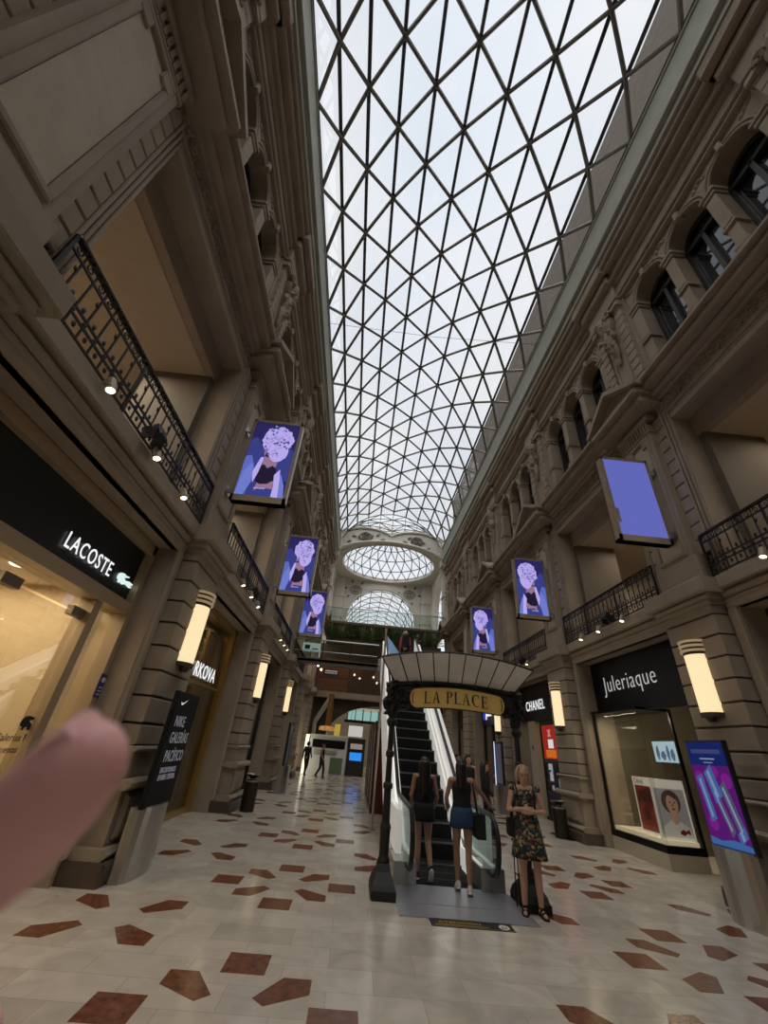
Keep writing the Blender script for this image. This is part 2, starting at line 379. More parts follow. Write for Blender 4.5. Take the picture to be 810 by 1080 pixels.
for sd in (-1,1):
    M=SIDE[sd]; nm=NAMES[sd]
    mb=MB(M); wins=[]
    for n in range(N0,N1+1): ground_pilaster(mb,n); first_pilaster(mb,n); third_pilaster(mb,n)
    for n in range(N0+1,N1+1):
        y0,y1=yc(n-1),yc(n)
        # piers and head of the shop opening
        for e,s in ((y0+.62,1),(y1-.62,-1)):
            a,b=sorted((e,e+s*.26)); mb.box(5.1,5.95,a,b,0,4.62)
            a,b=sorted((e+s*.06,e+s*.24)); mb.cbox(5.04,5.2,a,b,0.25,4.5,.03)
        mb.box(5.1,5.95,y0+.6,y1-.6,4.46,5.03)
        mb.cbox(5.04,5.2,y0+.68,y1-.68,4.46,4.62,.03)
        # first-floor opening
        f0,f1=y0-.02,y1-.02
        for e,s in ((f0+.78,1),(f1-.78,-1)):
            a,b=sorted((e,e+s*.24)); mb.box(5.1,5.6,a,b,5.03,9.3)
            for k in range(3):
                a,b=sorted((e+s*(.02+.08*k),e+s*(.07+.08*k))); mb.cbox(5.03+.02*k,5.2,a,b,5.03,9.3-.08*k,.012)
            a,b=sorted((e-.0,e+s*.42)); mb.cur=4; mb.box(5.6,7.0,a,b,5.03,9.3); mb.cur=0
        mb.box(5.1,5.6,f0+.7,f1-.7,9.0,9.7)
        for k in range(3): mb.cbox(5.05+.03*k,5.2,f0+.78,f1-.78,9.22-.08*k,9.27-.08*k,.015)
        mb.box(5.55,5.75,f0+1.0,f1-1.0,8.5,9.1)
        frieze(mb,5.1,f0+.75,f1-.75,9.36,9.66)
        arch_bay(mb,wins,n)
    # ends of the wall: behind the camera
    mb.box(5.1,6,YS,yc(-1)-.6,0,16)
    mb.build('wall_'+nm,[STONE,STONE_D,PLINTH,PLASTER,mat('brown_pier',(.15,.12,.09),.7)])['kind']='structure'
    # string course, cornice and crowning entablature
    mb=MB(M)
    mb.cbox(5.02,5.6,YS,YE,4.56,4.66,.03); mb.cbox(4.97,5.6,YS,YE,4.66,4.8,.06); mb.cbox(4.90,5.6,YS,YE,4.8,5.05,.02)
    struct('trim_1' if sd<0 else 'trim_2',mb,STONE)
    mb=MB(M)
    mb.cbox(5.0,5.6,YS,YE,9.68,9.78,.04); mb.cbox(4.86,5.6,YS,YE,9.76,9.9,.07); mb.cbox(4.66,5.6,YS,YE,9.9,10.1,.04); mb.cbox(4.56,5.6,YS,YE,10.1,10.22,.03)
    mb.box(4.9,5.7,YS,YE,10.2,10.4)
    struct('trim_3' if sd<0 else 'trim_4',mb,STONE)
    mb=MB(M)
    mb.cbox(5.2,6.2,YS,YE,14.3,14.42,.03); mb.cbox(5.14,6.2,YS,YE,14.42,14.52,.03); mb.box(5.2,6.2,YS,YE,14.5,14.85)
    mb.cbox(5.1,6.2,YS,YE,14.85,15.0,.06); mb.cbox(4.98,6.2,YS,YE,15.0,15.12,.04)
    mb.cbox(4.80,6.2,YS,YE,15.3,15.5,.05); mb.cbox(4.70,6.2,YS,YE,15.5,15.68,.03); mb.box(5.0,6.2,YS,YE,15.1,15.3)
    for n in range(N0,N1+1):
        y=yc(n)-.15
        mb.cbox(5.05,6,y-.72,y+.72,14.3,14.95,.03); mb.cbox(4.86,6,y-.8,y+.8,14.95,15.3,.05); mb.cbox(4.66,6,y-.88,y+.88,15.3,15.72,.04)
    struct('trim_5' if sd<0 else 'trim_6',mb,STONE)
    mb=MB(M)
    mb.box(4.62,5.6,YS,YE,15.7,15.95); mb.cbox(4.5,5.6,YS,YE,15.95,17.02,.02); mb.cbox(4.46,4.7,YS,YE,17.0,17.1,.02)
    struct('trim_7' if sd<0 else 'trim_8',mb,BEAM)
    # parapet of the roof outside, seen through the glass
    mb=MB(M); mb.box(5.5,5.9,YS,31,15.9,22.2)
    struct('trim_9' if sd<0 else 'trim_10',mb,mat('roof_parapet',(.115,.09,.07),.85,var=.1))
    # arched windows
    for k,(c,u) in enumerate(wins):
        mb=MB(M); N=12; r=ARCH_R-.002
        pts=[(c-r,AZ)]+[(c+r*math.cos(PI-PI*i/N),SPR+r*math.sin(PI-PI*i/N)) for i in range(N+1)]+[(c+r,AZ)]
        mb.prism(pts,'x',u+.06,u+.08)
        wo=struct('window_%d'%(k+1+(0 if sd<0 else len(wins))),mb,WINGLASS)
        mb=MB(M)
        mb.box(u-.04,u+.05,c-r,c-r+.09,AZ,SPR); mb.box(u-.04,u+.05,c+r-.09,c+r,AZ,SPR); mb.box(u-.05,u+.05,c-.05,c+.05,AZ,SPR)
        mb.box(u-.05,u+.05,c-r,c+r,SPR-.08,SPR+.04); mb.box(u-.04,u+.05,c-r,c+r,AZ,AZ+.12)
        mb.tube([(u+.02,c+(r-.04)*math.cos(PI*i/N),SPR+(r-.04)*math.sin(PI*i/N)) for i in range(N+1)],.05,6)
        mb.build('sash',SASH,wo)
    # back of the upper storeys, first-floor corridor and shop boxes
    mb=MB(M); mb.box(9.0,9.3,YS,45,0,9.3); mb.box(6.0,6.3,YS,YE,9.3,16)
    struct('wall_'+nm+'_back',mb,mat('inner_wall',(.40,.34,.26),.85))
    mb=MB(M); mb.box(5.6,9.2,YS,45,4.75,5.03)
    struct('floor_'+nm,mb,mat('upper_floor',(.3,.26,.21),.4))
    mb=MB(M); mb.box(5.74,9.2,YS,45,8.5,8.7)
    struct('ceiling_'+nm,mb,CEILT)
# wall closing the gallery behind the camera
mb=MB(); mb.box(-8,11,-16.6,-16.05,0,22); struct('wall_back',mb,STONE)

# ------------------------------------------------------------------ glass vault
SR=4.8; SH=4.5; SC=15.45; NS=10
HALF=math.asin(SH/SR)
def vault_pt(k,y,r=SR): a=-HALF+2*HALF*k/NS; return Vector((XC+r*math.sin(a),y,SC+r*math.cos(a)))
vault=thing('glass_vault','long barrel vault of glass on a diagonal steel lattice over the gallery','glass roof',(XC,12,17.1))
rows=list(range(-8,15))       # node rows every 2 m
def ny(k,j): return 1.76+2*j+(1.0 if k%2 else 0)
mb=MB()
for j in rows:
    for k in range(NS):
        a=vault_pt(k,ny(k,j))
        for dj in ((0,-1) if k%2==0 else (0,1)):
            b=vault_pt(k+1,ny(k+1,j+dj))
            if max(a.y,b.y)<31.4: mb.tube([a,b],.062,6)
mb.build('diagonal_bars',STEEL,vault)
mb=MB()
for k in range(0,NS+1): mb.tube([vault_pt(k,-15.9,SR+.03),vault_pt(k,31.3,SR+.03)],.06 if 0<k<NS else .09,6)
mb.build('purlins',STEEL_D,vault)
mb=MB()
for k in range(NS): mb.add([vault_pt(k,-15.9,SR+.12),vault_pt(k+1,-15.9,SR+.12),vault_pt(k+1,31.3,SR+.12),vault_pt(k,31.3,SR+.12)],[(0,1,2,3)])
mb.build('glazing',GLASS_SKY,vault)
# glazed end of the vault above the crossing
def hump(x): t=min(1,abs(x-XC)/4.6); return 18.05+.75*math.sin(PI*min(1,t*.92))**.75-.3*t
def tym(k,j,nj=4):
    a_=vault_pt(k,31.3); x=a_.x; q=j/nj
    return Vector((x,31.3+.25*q,a_.z+(min(a_.z,hump(x))-a_.z)*q))
mb=MB()
for k in range(NS): mb.tube([vault_pt(k,31.3),vault_pt(k+1,31.3)],.05,6)
for j in range(1,4):
    mb.tube([tym(k,j) for k in range(1,NS)],.04,5)
for j in range(0,4):
    for k in range(1,NS):
        if (j+k)%2==0:
            for d in (-1,1):
                if 1<=k+d<=NS-1: mb.tube([tym(k,j),tym(k+d,j+1)],.04,5)
        mb.tube([tym(k,j),tym(k,j+1)],.03,5)
mb.build('end_lattice',STEEL,vault)
mb=MB()
for k in range(NS):
    mb.add([vault_pt(k,31.32)]+[tym(k,4),tym(k+1,4)]+[vault_pt(k+1,31.32)],[(0,1,2,3)])
mb.build('end_glazing',GLASS_SKY,vault)
mb=MB(); mb.tube([(-2.8,10.5,17.1),(1.7,10.45,16.9),(6.1,10.4,17.1)],.008,5)
tag(mb.build('steel_cable',STEEL_D),'thin steel cable stretched across the gallery under the glass vault','cable')

# ------------------------------------------------------------------ the domed crossing at the far end
DC=(1.8,36.6); DR=4.85; DZ=17.4
def ringpt(a,r,z): return (DC[0]+r*math.cos(a),DC[1]+r*math.sin(a),z)
dome=thing('glass_dome','faceted glass dome on a pale ring above the far crossing','dome',(DC[0],DC[1],DZ))
def dome_pt(i,j,n=24,lev=5):
    t=(PI/2)*j/lev; off=.5 if j%2 else 0
    return Vector(ringpt(2*PI*(i+off)/n,DR*math.cos(t)*.98,DZ+.15+3.3*math.sin(t)))
mb=MB(); L5=5
for j in range(L5-1):
    nn=24
    for i in range(nn):
        a=dome_pt(i,j); mb.tube([a,dome_pt(i+1,j)],.05,5)
        mb.tube([a,dome_pt(i,j+1)],.05,5); mb.tube([a,dome_pt(i-1 if j%2==0 else i+1,j+1)],.05,5)
top=Vector((DC[0],DC[1],DZ+3.45))
for i in range(24): mb.tube([dome_pt(i,4),top],.045,5)
mb.build('lattice',STEEL,dome)
mb=MB()
for j in range(5):
    for i in range(24):
        q=[Vector(ringpt(2*PI*(i+d)/24,(DR+.1)*math.cos(PI/2*(j+e)/5),DZ+.25+3.35*math.sin(PI/2*(j+e)/5))) for d,e in ((0,0),(1,0),(1,1),(0,1))]
        mb.add(q if j<4 else q[:3],[(0,1,2,3)] if j<4 else [(0,1,2)])
mb.build('glazing',GLASS_SKY,dome)
mb=MB(); prof=[(DR-.25,DZ),(DR+.35,DZ),(DR+.35,DZ+.45),(DR-.05,DZ+.45),(DR-.05,DZ+.2),(DR-.25,DZ+.15)]
n=32
mb.loft([[ringpt(2*PI*i/n,r,z) for r,z in prof] for i in range(n+1)],False)
mb.tube([ringpt(2*PI*i/n,DR-.2,DZ+.02) for i in range(n)],.09,6,closed=True)
mb.build('ring_beam',WHITEP,dome)
mb=MB(); nn=48
sq_=[]
for i in range(nn):
    a=2*PI*i/nn; q=5.4/max(abs(math.cos(a)),abs(math.sin(a))); sq_.append((math.cos(a)*q,max(-4.6,min(5.1,math.sin(a)*q))))
for i in range(nn):
    a,b=2*PI*i/nn,2*PI*(i+1)/nn; p,q=sq_[i],sq_[(i+1)%nn]
    mb.prism([(DC[0]+(DR+.1)*math.cos(a),DC[1]+(DR+.1)*math.sin(a)),(DC[0]+p[0],DC[1]+p[1]),(DC[0]+q[0],DC[1]+q[1]),(DC[0]+(DR+.1)*math.cos(b),DC[1]+(DR+.1)*math.sin(b))],'z',DZ+.06,DZ+.3)
struct('ceiling_crossing',mb,WHITEP)
def ringorn(mb,c,r,ax):
    for q in (1,.62,.3):
        pts=[]
        for i in range(16):
            a=2*PI*i/16; d=(r*q*math.cos(a),r*q*.75*math.sin(a))
            pts.append((c[0]+d[0],c[1],c[2]+d[1]) if ax=='y' else (c[0],c[1]+d[0],c[2]+d[1]))
        mb.tube(pts,.05,5,closed=True)
ORN=mat('dark_relief',(.16,.145,.12),.8)
def arch_wall(name,ax,pos,c,hw,zs,rad,zt,th,orn=True,humps=False,ztop=None,crown=None):
    # pale wall with a round arch; c centre along the wall, zs springing
    mb=MB(); N=20
    arc=[(c+rad*math.cos(PI*i/N),zs+(crown-zs)*math.sin(PI*i/N)) for i in range(N+1)]
    def topz(x):
        if not humps: return zt
        t=(x-c)/hw; return zt-.55+.9*abs(math.sin(PI*t))**.8-.25*t*t
    for i in range(N):
        p,q=arc[i],arc[i+1]
        mb.prism([p,(p[0],topz(p[0])),(q[0],topz(q[0])),q],ax,pos,pos+th)
    for s in (1,-1):
        a,b=sorted((c+s*rad,c+s*hw)); mb.prism([(a,9.8),(b,9.8),(b,topz(b)),(a,topz(a))],ax,pos,pos+th)
    mb.tube([((x,pos-.03,z) if ax=='y' else (pos-.03,x,z)) for x,z in arc],.12,6)
    mb.tube([((x+.22*math.cos(PI*i/N),pos-.02,z+.22*math.sin(PI*i/N)) if ax=='y' else (pos-.02,x+.22*math.cos(PI*i/N),z+.22*math.sin(PI*i/N))) for i,(x,z) in enumerate(arc)],.06,6)
    if humps:
        xs=[c-hw+2*hw*i/30 for i in range(31)]
        mb.tube([(x,pos-.05,topz(x)) for x in xs],.13,6)
    mb.cur=1
    if orn:
        for s in (1,-1):
            o=c+s*hw*.66
            if humps:
                zz=zt-.35; 
                ringorn(mb,(o-s*.6,pos-.05,zz),.42,'y')
                for k in range(5): leaf_y(mb,(o-s*.6+.38*(k-2)*1.6,pos-.04,zz+(.12 if k%2 else -.12)),.6,.14,.2*k)
            else:
                zz=zt-1.15
                ringorn(mb,(o,pos-.05,zz) if ax=='y' else (pos-.05,o,zz),.62,ax)
                if ax=='y':
                    for k in range(6): leaf_y(mb,(o+.95*math.cos(k),pos-.04,zz+.8*math.sin(k)),.45,.12,k)
    return struct(name,mb,[WHITEP,ORN])
def leaf_y(mb,c,L,w,ang):
    ca,sa=math.cos(ang),math.sin(ang); pts=[(0,0),(.3*L,w),(.7*L,.7*w),(L,0),(.7*L,-.7*w),(.3*L,-w)]
    mb.add([(c[0]+a*ca-b*sa,c[1],c[2]+a*sa+b*ca) for a,b in pts]+[(c[0]+.5*L*ca,c[1]-.06,c[2]+.5*L*sa)],[(i,(i+1)%6,6) for i in range(6)])
# near arch: a shallow arch between the vault and the dome with scalloped top
mb=MB(); N=24; xs=[XC-4.6+9.2*i/N for i in range(N+1)]
def zb(x): t=(x-XC)/4.6; return 17.47-.85*t*t-.25*t**6
zt_=hump
for a,b in zip(xs,xs[1:]): mb.prism([(a,zb(a)),(a,zt_(a)),(b,zt_(b)),(b,zb(b))],'y',31.5,31.95)
mb.tube([(x,31.46,zt_(x)) for x in xs],.12,6); mb.tube([(x,31.46,zb(x)) for x in xs],.12,6)
for s in (1,-1):
    mb.prism([(XC+s*4.45,15.6),(XC+s*4.9,15.6),(XC+s*4.9,17.9),(XC+s*4.5,17.9),(XC+s*4.45,17.0)],'y',31.2,32.0)
    mb.box(XC+min(s*4.35,s*4.85),XC+max(s*4.35,s*4.85),31.0,31.5,16.2,17.4)
mb.cur=1
for s in (1,-1):
    ringorn(mb,(XC+s*2.3,31.44,17.75),.55,'y')
    for k in range(7): leaf_y(mb,(XC+s*(1.0+.42*k),31.45,17.78+(.14 if k%2 else -.16)-.01*k*k),.5,.12,.6*k)
struct('trim_11',mb,[WHITEP,ORN])
arch_wall('wall_far','y',41.55,XC,4.45,13.2,3.65,17.42,.5,crown=16.65)
for s,nm in ((-1,'wall_left_crossing'),(1,'wall_right_crossing')):
    pos=XC+s*5.3
    mb=MB(); N=20; c=36.1; rad=3.7
    arc=[(c+rad*math.cos(PI*i/N),13.0+3.4*math.sin(PI*i/N)) for i in range(N+1)]
    a0,a1=sorted((pos,pos+s*.5))
    for p,q in zip(arc,arc[1:]): mb.prism([p,(p[0],17.6),(q[0],17.6),q],'x',a0,a1)
    for e in (1,-1):
        a,b=sorted((c+e*rad,c+e*5.2)); mb.prism([(a,9.8),(b,9.8),(b,17.6),(a,17.6)],'x',a0,a1)
    mb.tube([(pos-s*.03,x,z) for x,z in arc],.12,6)
    a0,a1=sorted((pos+s*2.2,pos+s*2.5))
    mb.prism([(c+3.5*math.cos(PI*i/N),12.4+3.3*math.sin(PI*i/N)) for i in range(N+1)]+[(c-3.5,9.8),(c+3.5,9.8)],'x',a0,a1)
    for r in (3.4,2.6,1.3): mb.tube([(pos+s*2.17,c+r*math.cos(PI*i/N),12.4+r*.95*math.sin(PI*i/N)) for i in range(N+1)],.10,6)
    mb.cur=1; mb.lathe([(.45,-.06),(.45,.06),(.3,.09)],(pos+s*2.16,c-1.2,12.6),14,'x')
    struct(nm,mb,[WHITEP,DARKP])
# corner piers of the crossing
for s in (-1,1):
    for y in (32.2,41.3):
        mb=MB(); x=XC+s*(5.05 if y<35 else 4.75); w_=.3 if y<35 else .55
        mb.box(x-w_,x+w_,y-.4,y+.4,9.8,17.3); mb.cbox(x-w_-.08,x+w_+.08,y-.5,y+.5,15.2,15.5); mb.cbox(x-w_-.08,x+w_+.08,y-.5,y+.5,13.0,13.15)
        struct('trim_%d'%(12+(s+1)+(1 if y>35 else 0)),mb,WHITEP)
# short glass vaults over the two side arms
for s,nm in ((-1,'on the bright tan shop side'),(1,'on the perfume shop side')):
    t=thing('side_glass_vault','short side glass vault of the domed crossing, %s'%nm,'glass roof',(XC+s*6.5,36.1,13))
    mb=MB()
    def sv(k,x): a=PI*k/10; return (XC+s*x,36.1-4.3*math.cos(a),12.9+4.2*math.sin(a))
    for x in (5.9,6.7,7.5,8.3): mb.tube([sv(k,x) for k in range(11)],.05,5)
    for k in range(11): mb.tube([sv(k,5.9),sv(k,8.3)],.04,5)
    for k in range(10): mb.tube([sv(k,5.9),sv(k+1,6.7),sv(k,7.5),sv(k+1,8.3)],.03,4)
    mb.build('steel_bars',STEEL,t); mb=MB()
    for k in range(10): mb.add([sv(k,5.85),sv(k+1,5.85),sv(k+1,8.35),sv(k,8.35)],[(0,1,2,3)])
    mb.add([sv(k,8.35) for k in range(11)],[tuple(range(11))])
    mb.build('glazing',GLASS_SKY,t)
# the gallery that continues beyond
far=thing('far_glass_vault','smaller barrel vault of glass beyond the domed crossing','glass roof',(XC,50,12.6))
mb=MB(); FR=4.0
def fv(k,y): a=PI*k/10; return (XC-FR*math.cos(a),y,12.9+FR*math.sin(a))
for y in range(43,60,2): mb.tube([fv(k,y) for k in range(11)],.06,5)
for k in range(11): mb.tube([fv(k,42.1),fv(k,60.5)],.05,5)
for y in range(43,58,2):
    for k in range(10): mb.tube([fv(k,y),fv(k+1,y+2)],.035,4)
mb.build('steel_bars',STEEL,far)
mb=MB()
for k in range(10):
    mb.add([fv(k,42.1),fv(k+1,42.1),fv(k+1,60.6),fv(k,60.6)],[(0,1,2,3)])
for y in (60.6,):
    mb.add([fv(k,y) for k in range(11)],[tuple(range(11))])
mb.build('glazing',GLASS_SKY,far)
mb=MB()
for s in (-1,1): mb.box(XC+min(s*4.1,s*4.6),XC+max(s*4.1,s*4.6),42.1,61,0,12.6)
mb.box(-4,8,61,61.4,0,12.6)
struct('wall_far_gallery',mb,WHITEP)

# second-floor terrace with its bowed glass balustrade
mb=MB(); mb.box(XC-5.0,XC+5.0,31.35,38.5,9.88,10.05)  # slab made extra deep to shade the storey below
struct('floor_terrace',mb,mat('terrace_edge',(.14,.115,.085),.7))
gb=thing('glass_balustrade','long bowed glass balustrade along the high terrace below the dome','balustrade',(XC,31.5,10.05))
def bow(t): return (XC-4.95+9.9*t, 31.55+(0 if t<.75 else -.0)-.25*math.sin(PI*t),0)
mb=MB()
for i in range(12):
    a,b=bow(i/12),bow((i+1)/12); mb.add([(a[0]+.02,a[1],10.08),(b[0]-.02,b[1],10.08),(b[0]-.02,b[1],11.1),(a[0]+.02,a[1],11.1)],[(0,1,2,3)])
mb.build('glass_panel',GLASS_GRN,gb)
mb=MB(); mb.tube([(bow(i/24)[0],bow(i/24)[1],11.15) for i in range(25)],.045,6); mb.build('handrail',INOX,gb)
for i in range(13):
    mb=MB(); p=bow(i/12); mb.tube([(p[0],p[1],10.0),(p[0],p[1],11.1)],.02,5); mb.build('post',INOX,gb)
# first-floor slab, brown storeys and the arch behind
mb=MB(); mb.box(XC-5.4,XC+5.4,32.6,41,4.72,5.0); mb.cbox(XC-5.2,XC+5.2,32.3,32.7,4.62,5.02,.03)
struct('floor_crossing',mb,[STONE])
mb=MB(); mb.box(XC-5.5,XC+5.5,38.6,38.9,5.0,9.75); struct('wall_far_panelled',mb,mat('brown_far_wall',(.16,.10,.06),.7,var=.15))
mb=MB(); N=20
arc=[(XC+.2+3.9*math.cos(PI*i/N),1.9+2.45*math.sin(PI*i/N)) for i in range(N+1)]
for p,q in zip(arc,arc[1:]): mb.prism([p,(p[0],4.62),(q[0],4.62),q],'y',33.0,33.5)
mb.prism([(XC-5.2,0),(arc[-1][0],0),(arc[-1][0],4.62),(XC-5.2,4.62)],'y',33.0,33.5); mb.prism([(arc[0][0],0),(XC+5.2,0),(XC+5.2,4.62),(arc[0][0],4.62)],'y',33.0,33.5)
struct('wall_arch',mb,mat('dark_arch',(.06,.045,.03),.8))
mb=MB(); mb.box(XC-5.5,XC+5.5,44.5,44.8,0,4.7); struct('wall_end',mb,mat('far_cream_wall',(.45,.38,.28),.7,var=.1))

# ------------------------------------------------------------------ wall lamps
def wall_lamp(sd,n,label):
    y=yc(n)+.06; M=SIDE[sd]; u=HW
    t=thing('wall_lamp',label,'lamp',M@Vector((u,y,2.7)),'half-round pilaster lamps')
    def half(r,z0,z1,d=.9):
        K=12; return [[(u+.01-r*d*math.sin(PI*i/K),y+r*math.cos(PI*i/K),z) for i in range(K+1)]+[(u+.01,y-r*.98,z)] for z in (z0,z1)]
    mb=MB(M); mb.loft(half(.215,2.74,3.74)); mb.build('lamp_shade',EM_LAMP,t)
    for z in (3.745,3.83,3.915):
        mb=MB(M); mb.loft(half(.262,z+.045,z+.085)); mb.build('bronze_ring',mat('lit_bronze',(.55,.45,.30),.4,.2,(1,.75,.42),.16),t)
    mb=MB(M); mb.loft(half(.22,3.74,3.99)); mb.build('cap',mat('lamp_cap_dark',(.06,.045,.03),.6),t)
    mb=MB(M); mb.loft(half(.232,2.68,2.745)); mb.lathe([(.06,2.6),(.09,2.68)],(u-.08,y,0),10); mb.build('base_plate',mat('dark_bronze',(.07,.055,.04),.5,.3),t)
    return t
wall_lamp(-1,0,'large lit wall lamp above the black totem with white lettering')
wall_lamp(-1,1,'lit wall lamp on the pilaster just past the gold-draped shop window')
wall_lamp(-1,2,'small lit wall lamp on the third pilaster, near the far glass bridge')
wall_lamp(1,0,'big lit wall lamp above the purple advertising totem')
wall_lamp(1,1,'lit wall lamp beside the black shop sign with white capitals')
wall_lamp(1,2,'small lit wall lamp half hidden behind the yellow canopy sign')

# ------------------------------------------------------------------ balcony railings
def railing(sd,n,label):
    M=SIDE[sd]; y0,y1=yc(n-1)+.74,yc(n)-.78; u=4.93
    t=thing('balcony_railing',label,'railing',M@Vector((u,(y0+y1)/2,5.06)),'wrought iron balcony railings')
    mb=MB(M); mb.cbox(u-.035,u+.035,y0,y1,5.90,5.945,.012); mb.build('handrail',mat('rail_top',(.03,.027,.024),.25,.5),t)
    mb=MB(M)
    for z in (5.10,5.27,5.36,5.76): mb.box(u-.012,u+.012,y0,y1,z-.012,z+.012)
    mb.build('cross_bars',IRON,t)
    N=round((y1-y0)/.195); d=(y1-y0)/N; mb=MB(M)
    for i in range(1,N):
        y=y0+d*i
        if i%8: mb.box(u-.009,u+.009,y-.009,y+.009,5.1,5.9)
    for i in range(N):
        y=y0+d*(i+.5); s=1 if i%2 else -1
        scroll(mb,(u+.015,y,5.83),.062,s,1.3,.011,9,start=PI/2)
        for z in (5.20,5.42): mb.ell((u,y,z),(.012,.03,.042),5,4)
        for z in (5.31,): mb.ell((u,y-d/2,z),(.015,.035,.03),5,4)
        if i%2: leaf(mb,(u,y-d/2,5.6),.09,.03,PI/2+s*.5,thick=.015)
    mb.build('scrollwork',IRON,t)
    for i in range(0,N+1):
        if i%8==0 or i==N: mb=MB(M); mb.box(u-.018,u+.018,y0+d*i-.018,y0+d*i+.018,5.05,5.92); mb.build('post',IRON,t)
    return t
wl={-1:['longest-looking wrought iron balcony railing, above the dark green shop sign','wrought iron balcony railing above the gold-draped shop window','wrought iron balcony railing above the brown shopfront past the bin','small wrought iron balcony railing beside the glass bridge'],
    1:['wrought iron balcony railing beyond the plain blue screen above a black shopfront','wrought iron balcony railing above the black sign in thin white letters','wrought iron balcony railing above the black shop sign with white capitals','wrought iron balcony railing behind the fan-shaped canopy, near the far portrait screen']}
for sd in (-1,1):
    for n in range(0,4): railing(sd,n,wl[sd][n])
# little spotlights hung on the string course under the railings
def spot(sd,y,label,grp):
    M=SIDE[sd]; u=4.78; z=4.98
    t=thing('spotlight',label,'spotlight',M@Vector((u,y,z)),grp)
    q=Matrix.Rotation(R(18),4,'Y')
    mb=MB(M@Matrix.Translation((u,y,z))@q); mb.lathe([(.02,.13),(.05,.12),(.055,.02),(.06,.0),(.06,-.05),(.052,-.05)],(0,0,0),12); mb.build('housing',BRONZE,t)
    mb=MB(M@Matrix.Translation((u,y,z))@q); mb.lathe([(.045,-.056),(.045,-.045)],(0,0,0),12); mb.build('lens',EM_SPOT,t)
    mb=MB(M); mb.tube([(u,y,z+.1),(u+.06,y,z+.13),(u+.13,y,z+.04)],.014,5); mb.build('bracket',BRONZE,t)
    return t
SB={(-1,0):([3.30,4.52,5.54],'above the dark green shop sign',('first','middle','last')),
    (-1,1):([9.6,10.5,11.4],'above the gold-draped shop window',('first','middle','last')),
    (-1,2):([15.6,16.5,17.4],'under the railing above the brown shopfront',('first','middle','last')),
    (1,0):([5.50],'at the railing past the plain blue screen',('single',)),
    (1,1):([9.45,10.55,11.5],'above the thin white shop lettering',('first','middle','last')),
    (1,2):([15.7,16.6],'above the black sign with white capitals',('nearer','farther'))}
for (sd,n),(ys,where,wd) in SB.items():
    for y,w in zip(ys,wd): spot(sd,y,'%s small bronze spotlight along the ledge %s'%(w,where),'ledge spotlights')
def flood(sd,y,label):
    M=SIDE[sd]; t=thing('floodlight',label,'floodlight',M@Vector((4.78,y,5.2)),'black floodlights')
    mb=MB(M@Matrix.Translation((4.76,y,5.24))@Matrix.Rotation(R(25),4,'Y')); mb.cbox(-.05,.04,-.11,.11,-.09,.09,.02)
    for k in range(5): mb.box(.04,.065,-.09+.042*k,-.08+.042*k,-.07,.07)
    mb.build('housing',BLACKM,t)
    for q in (-.125,.125):
        mb=MB(M); mb.box(4.74,4.92,y+q-.01,y+q+.01,5.06,5.25); mb.build('bracket',BLACKM,t)
flood(-1,4.36,'black floodlight on the railing above the dark green shop sign'); flood(-1,10.9,'black floodlight on the railing above the gold-draped window')
flood(1,10.1,'black floodlight on the railing above the thin white shop lettering'); flood(1,16.2,'black floodlight on the railing above the black sign with white capitals')

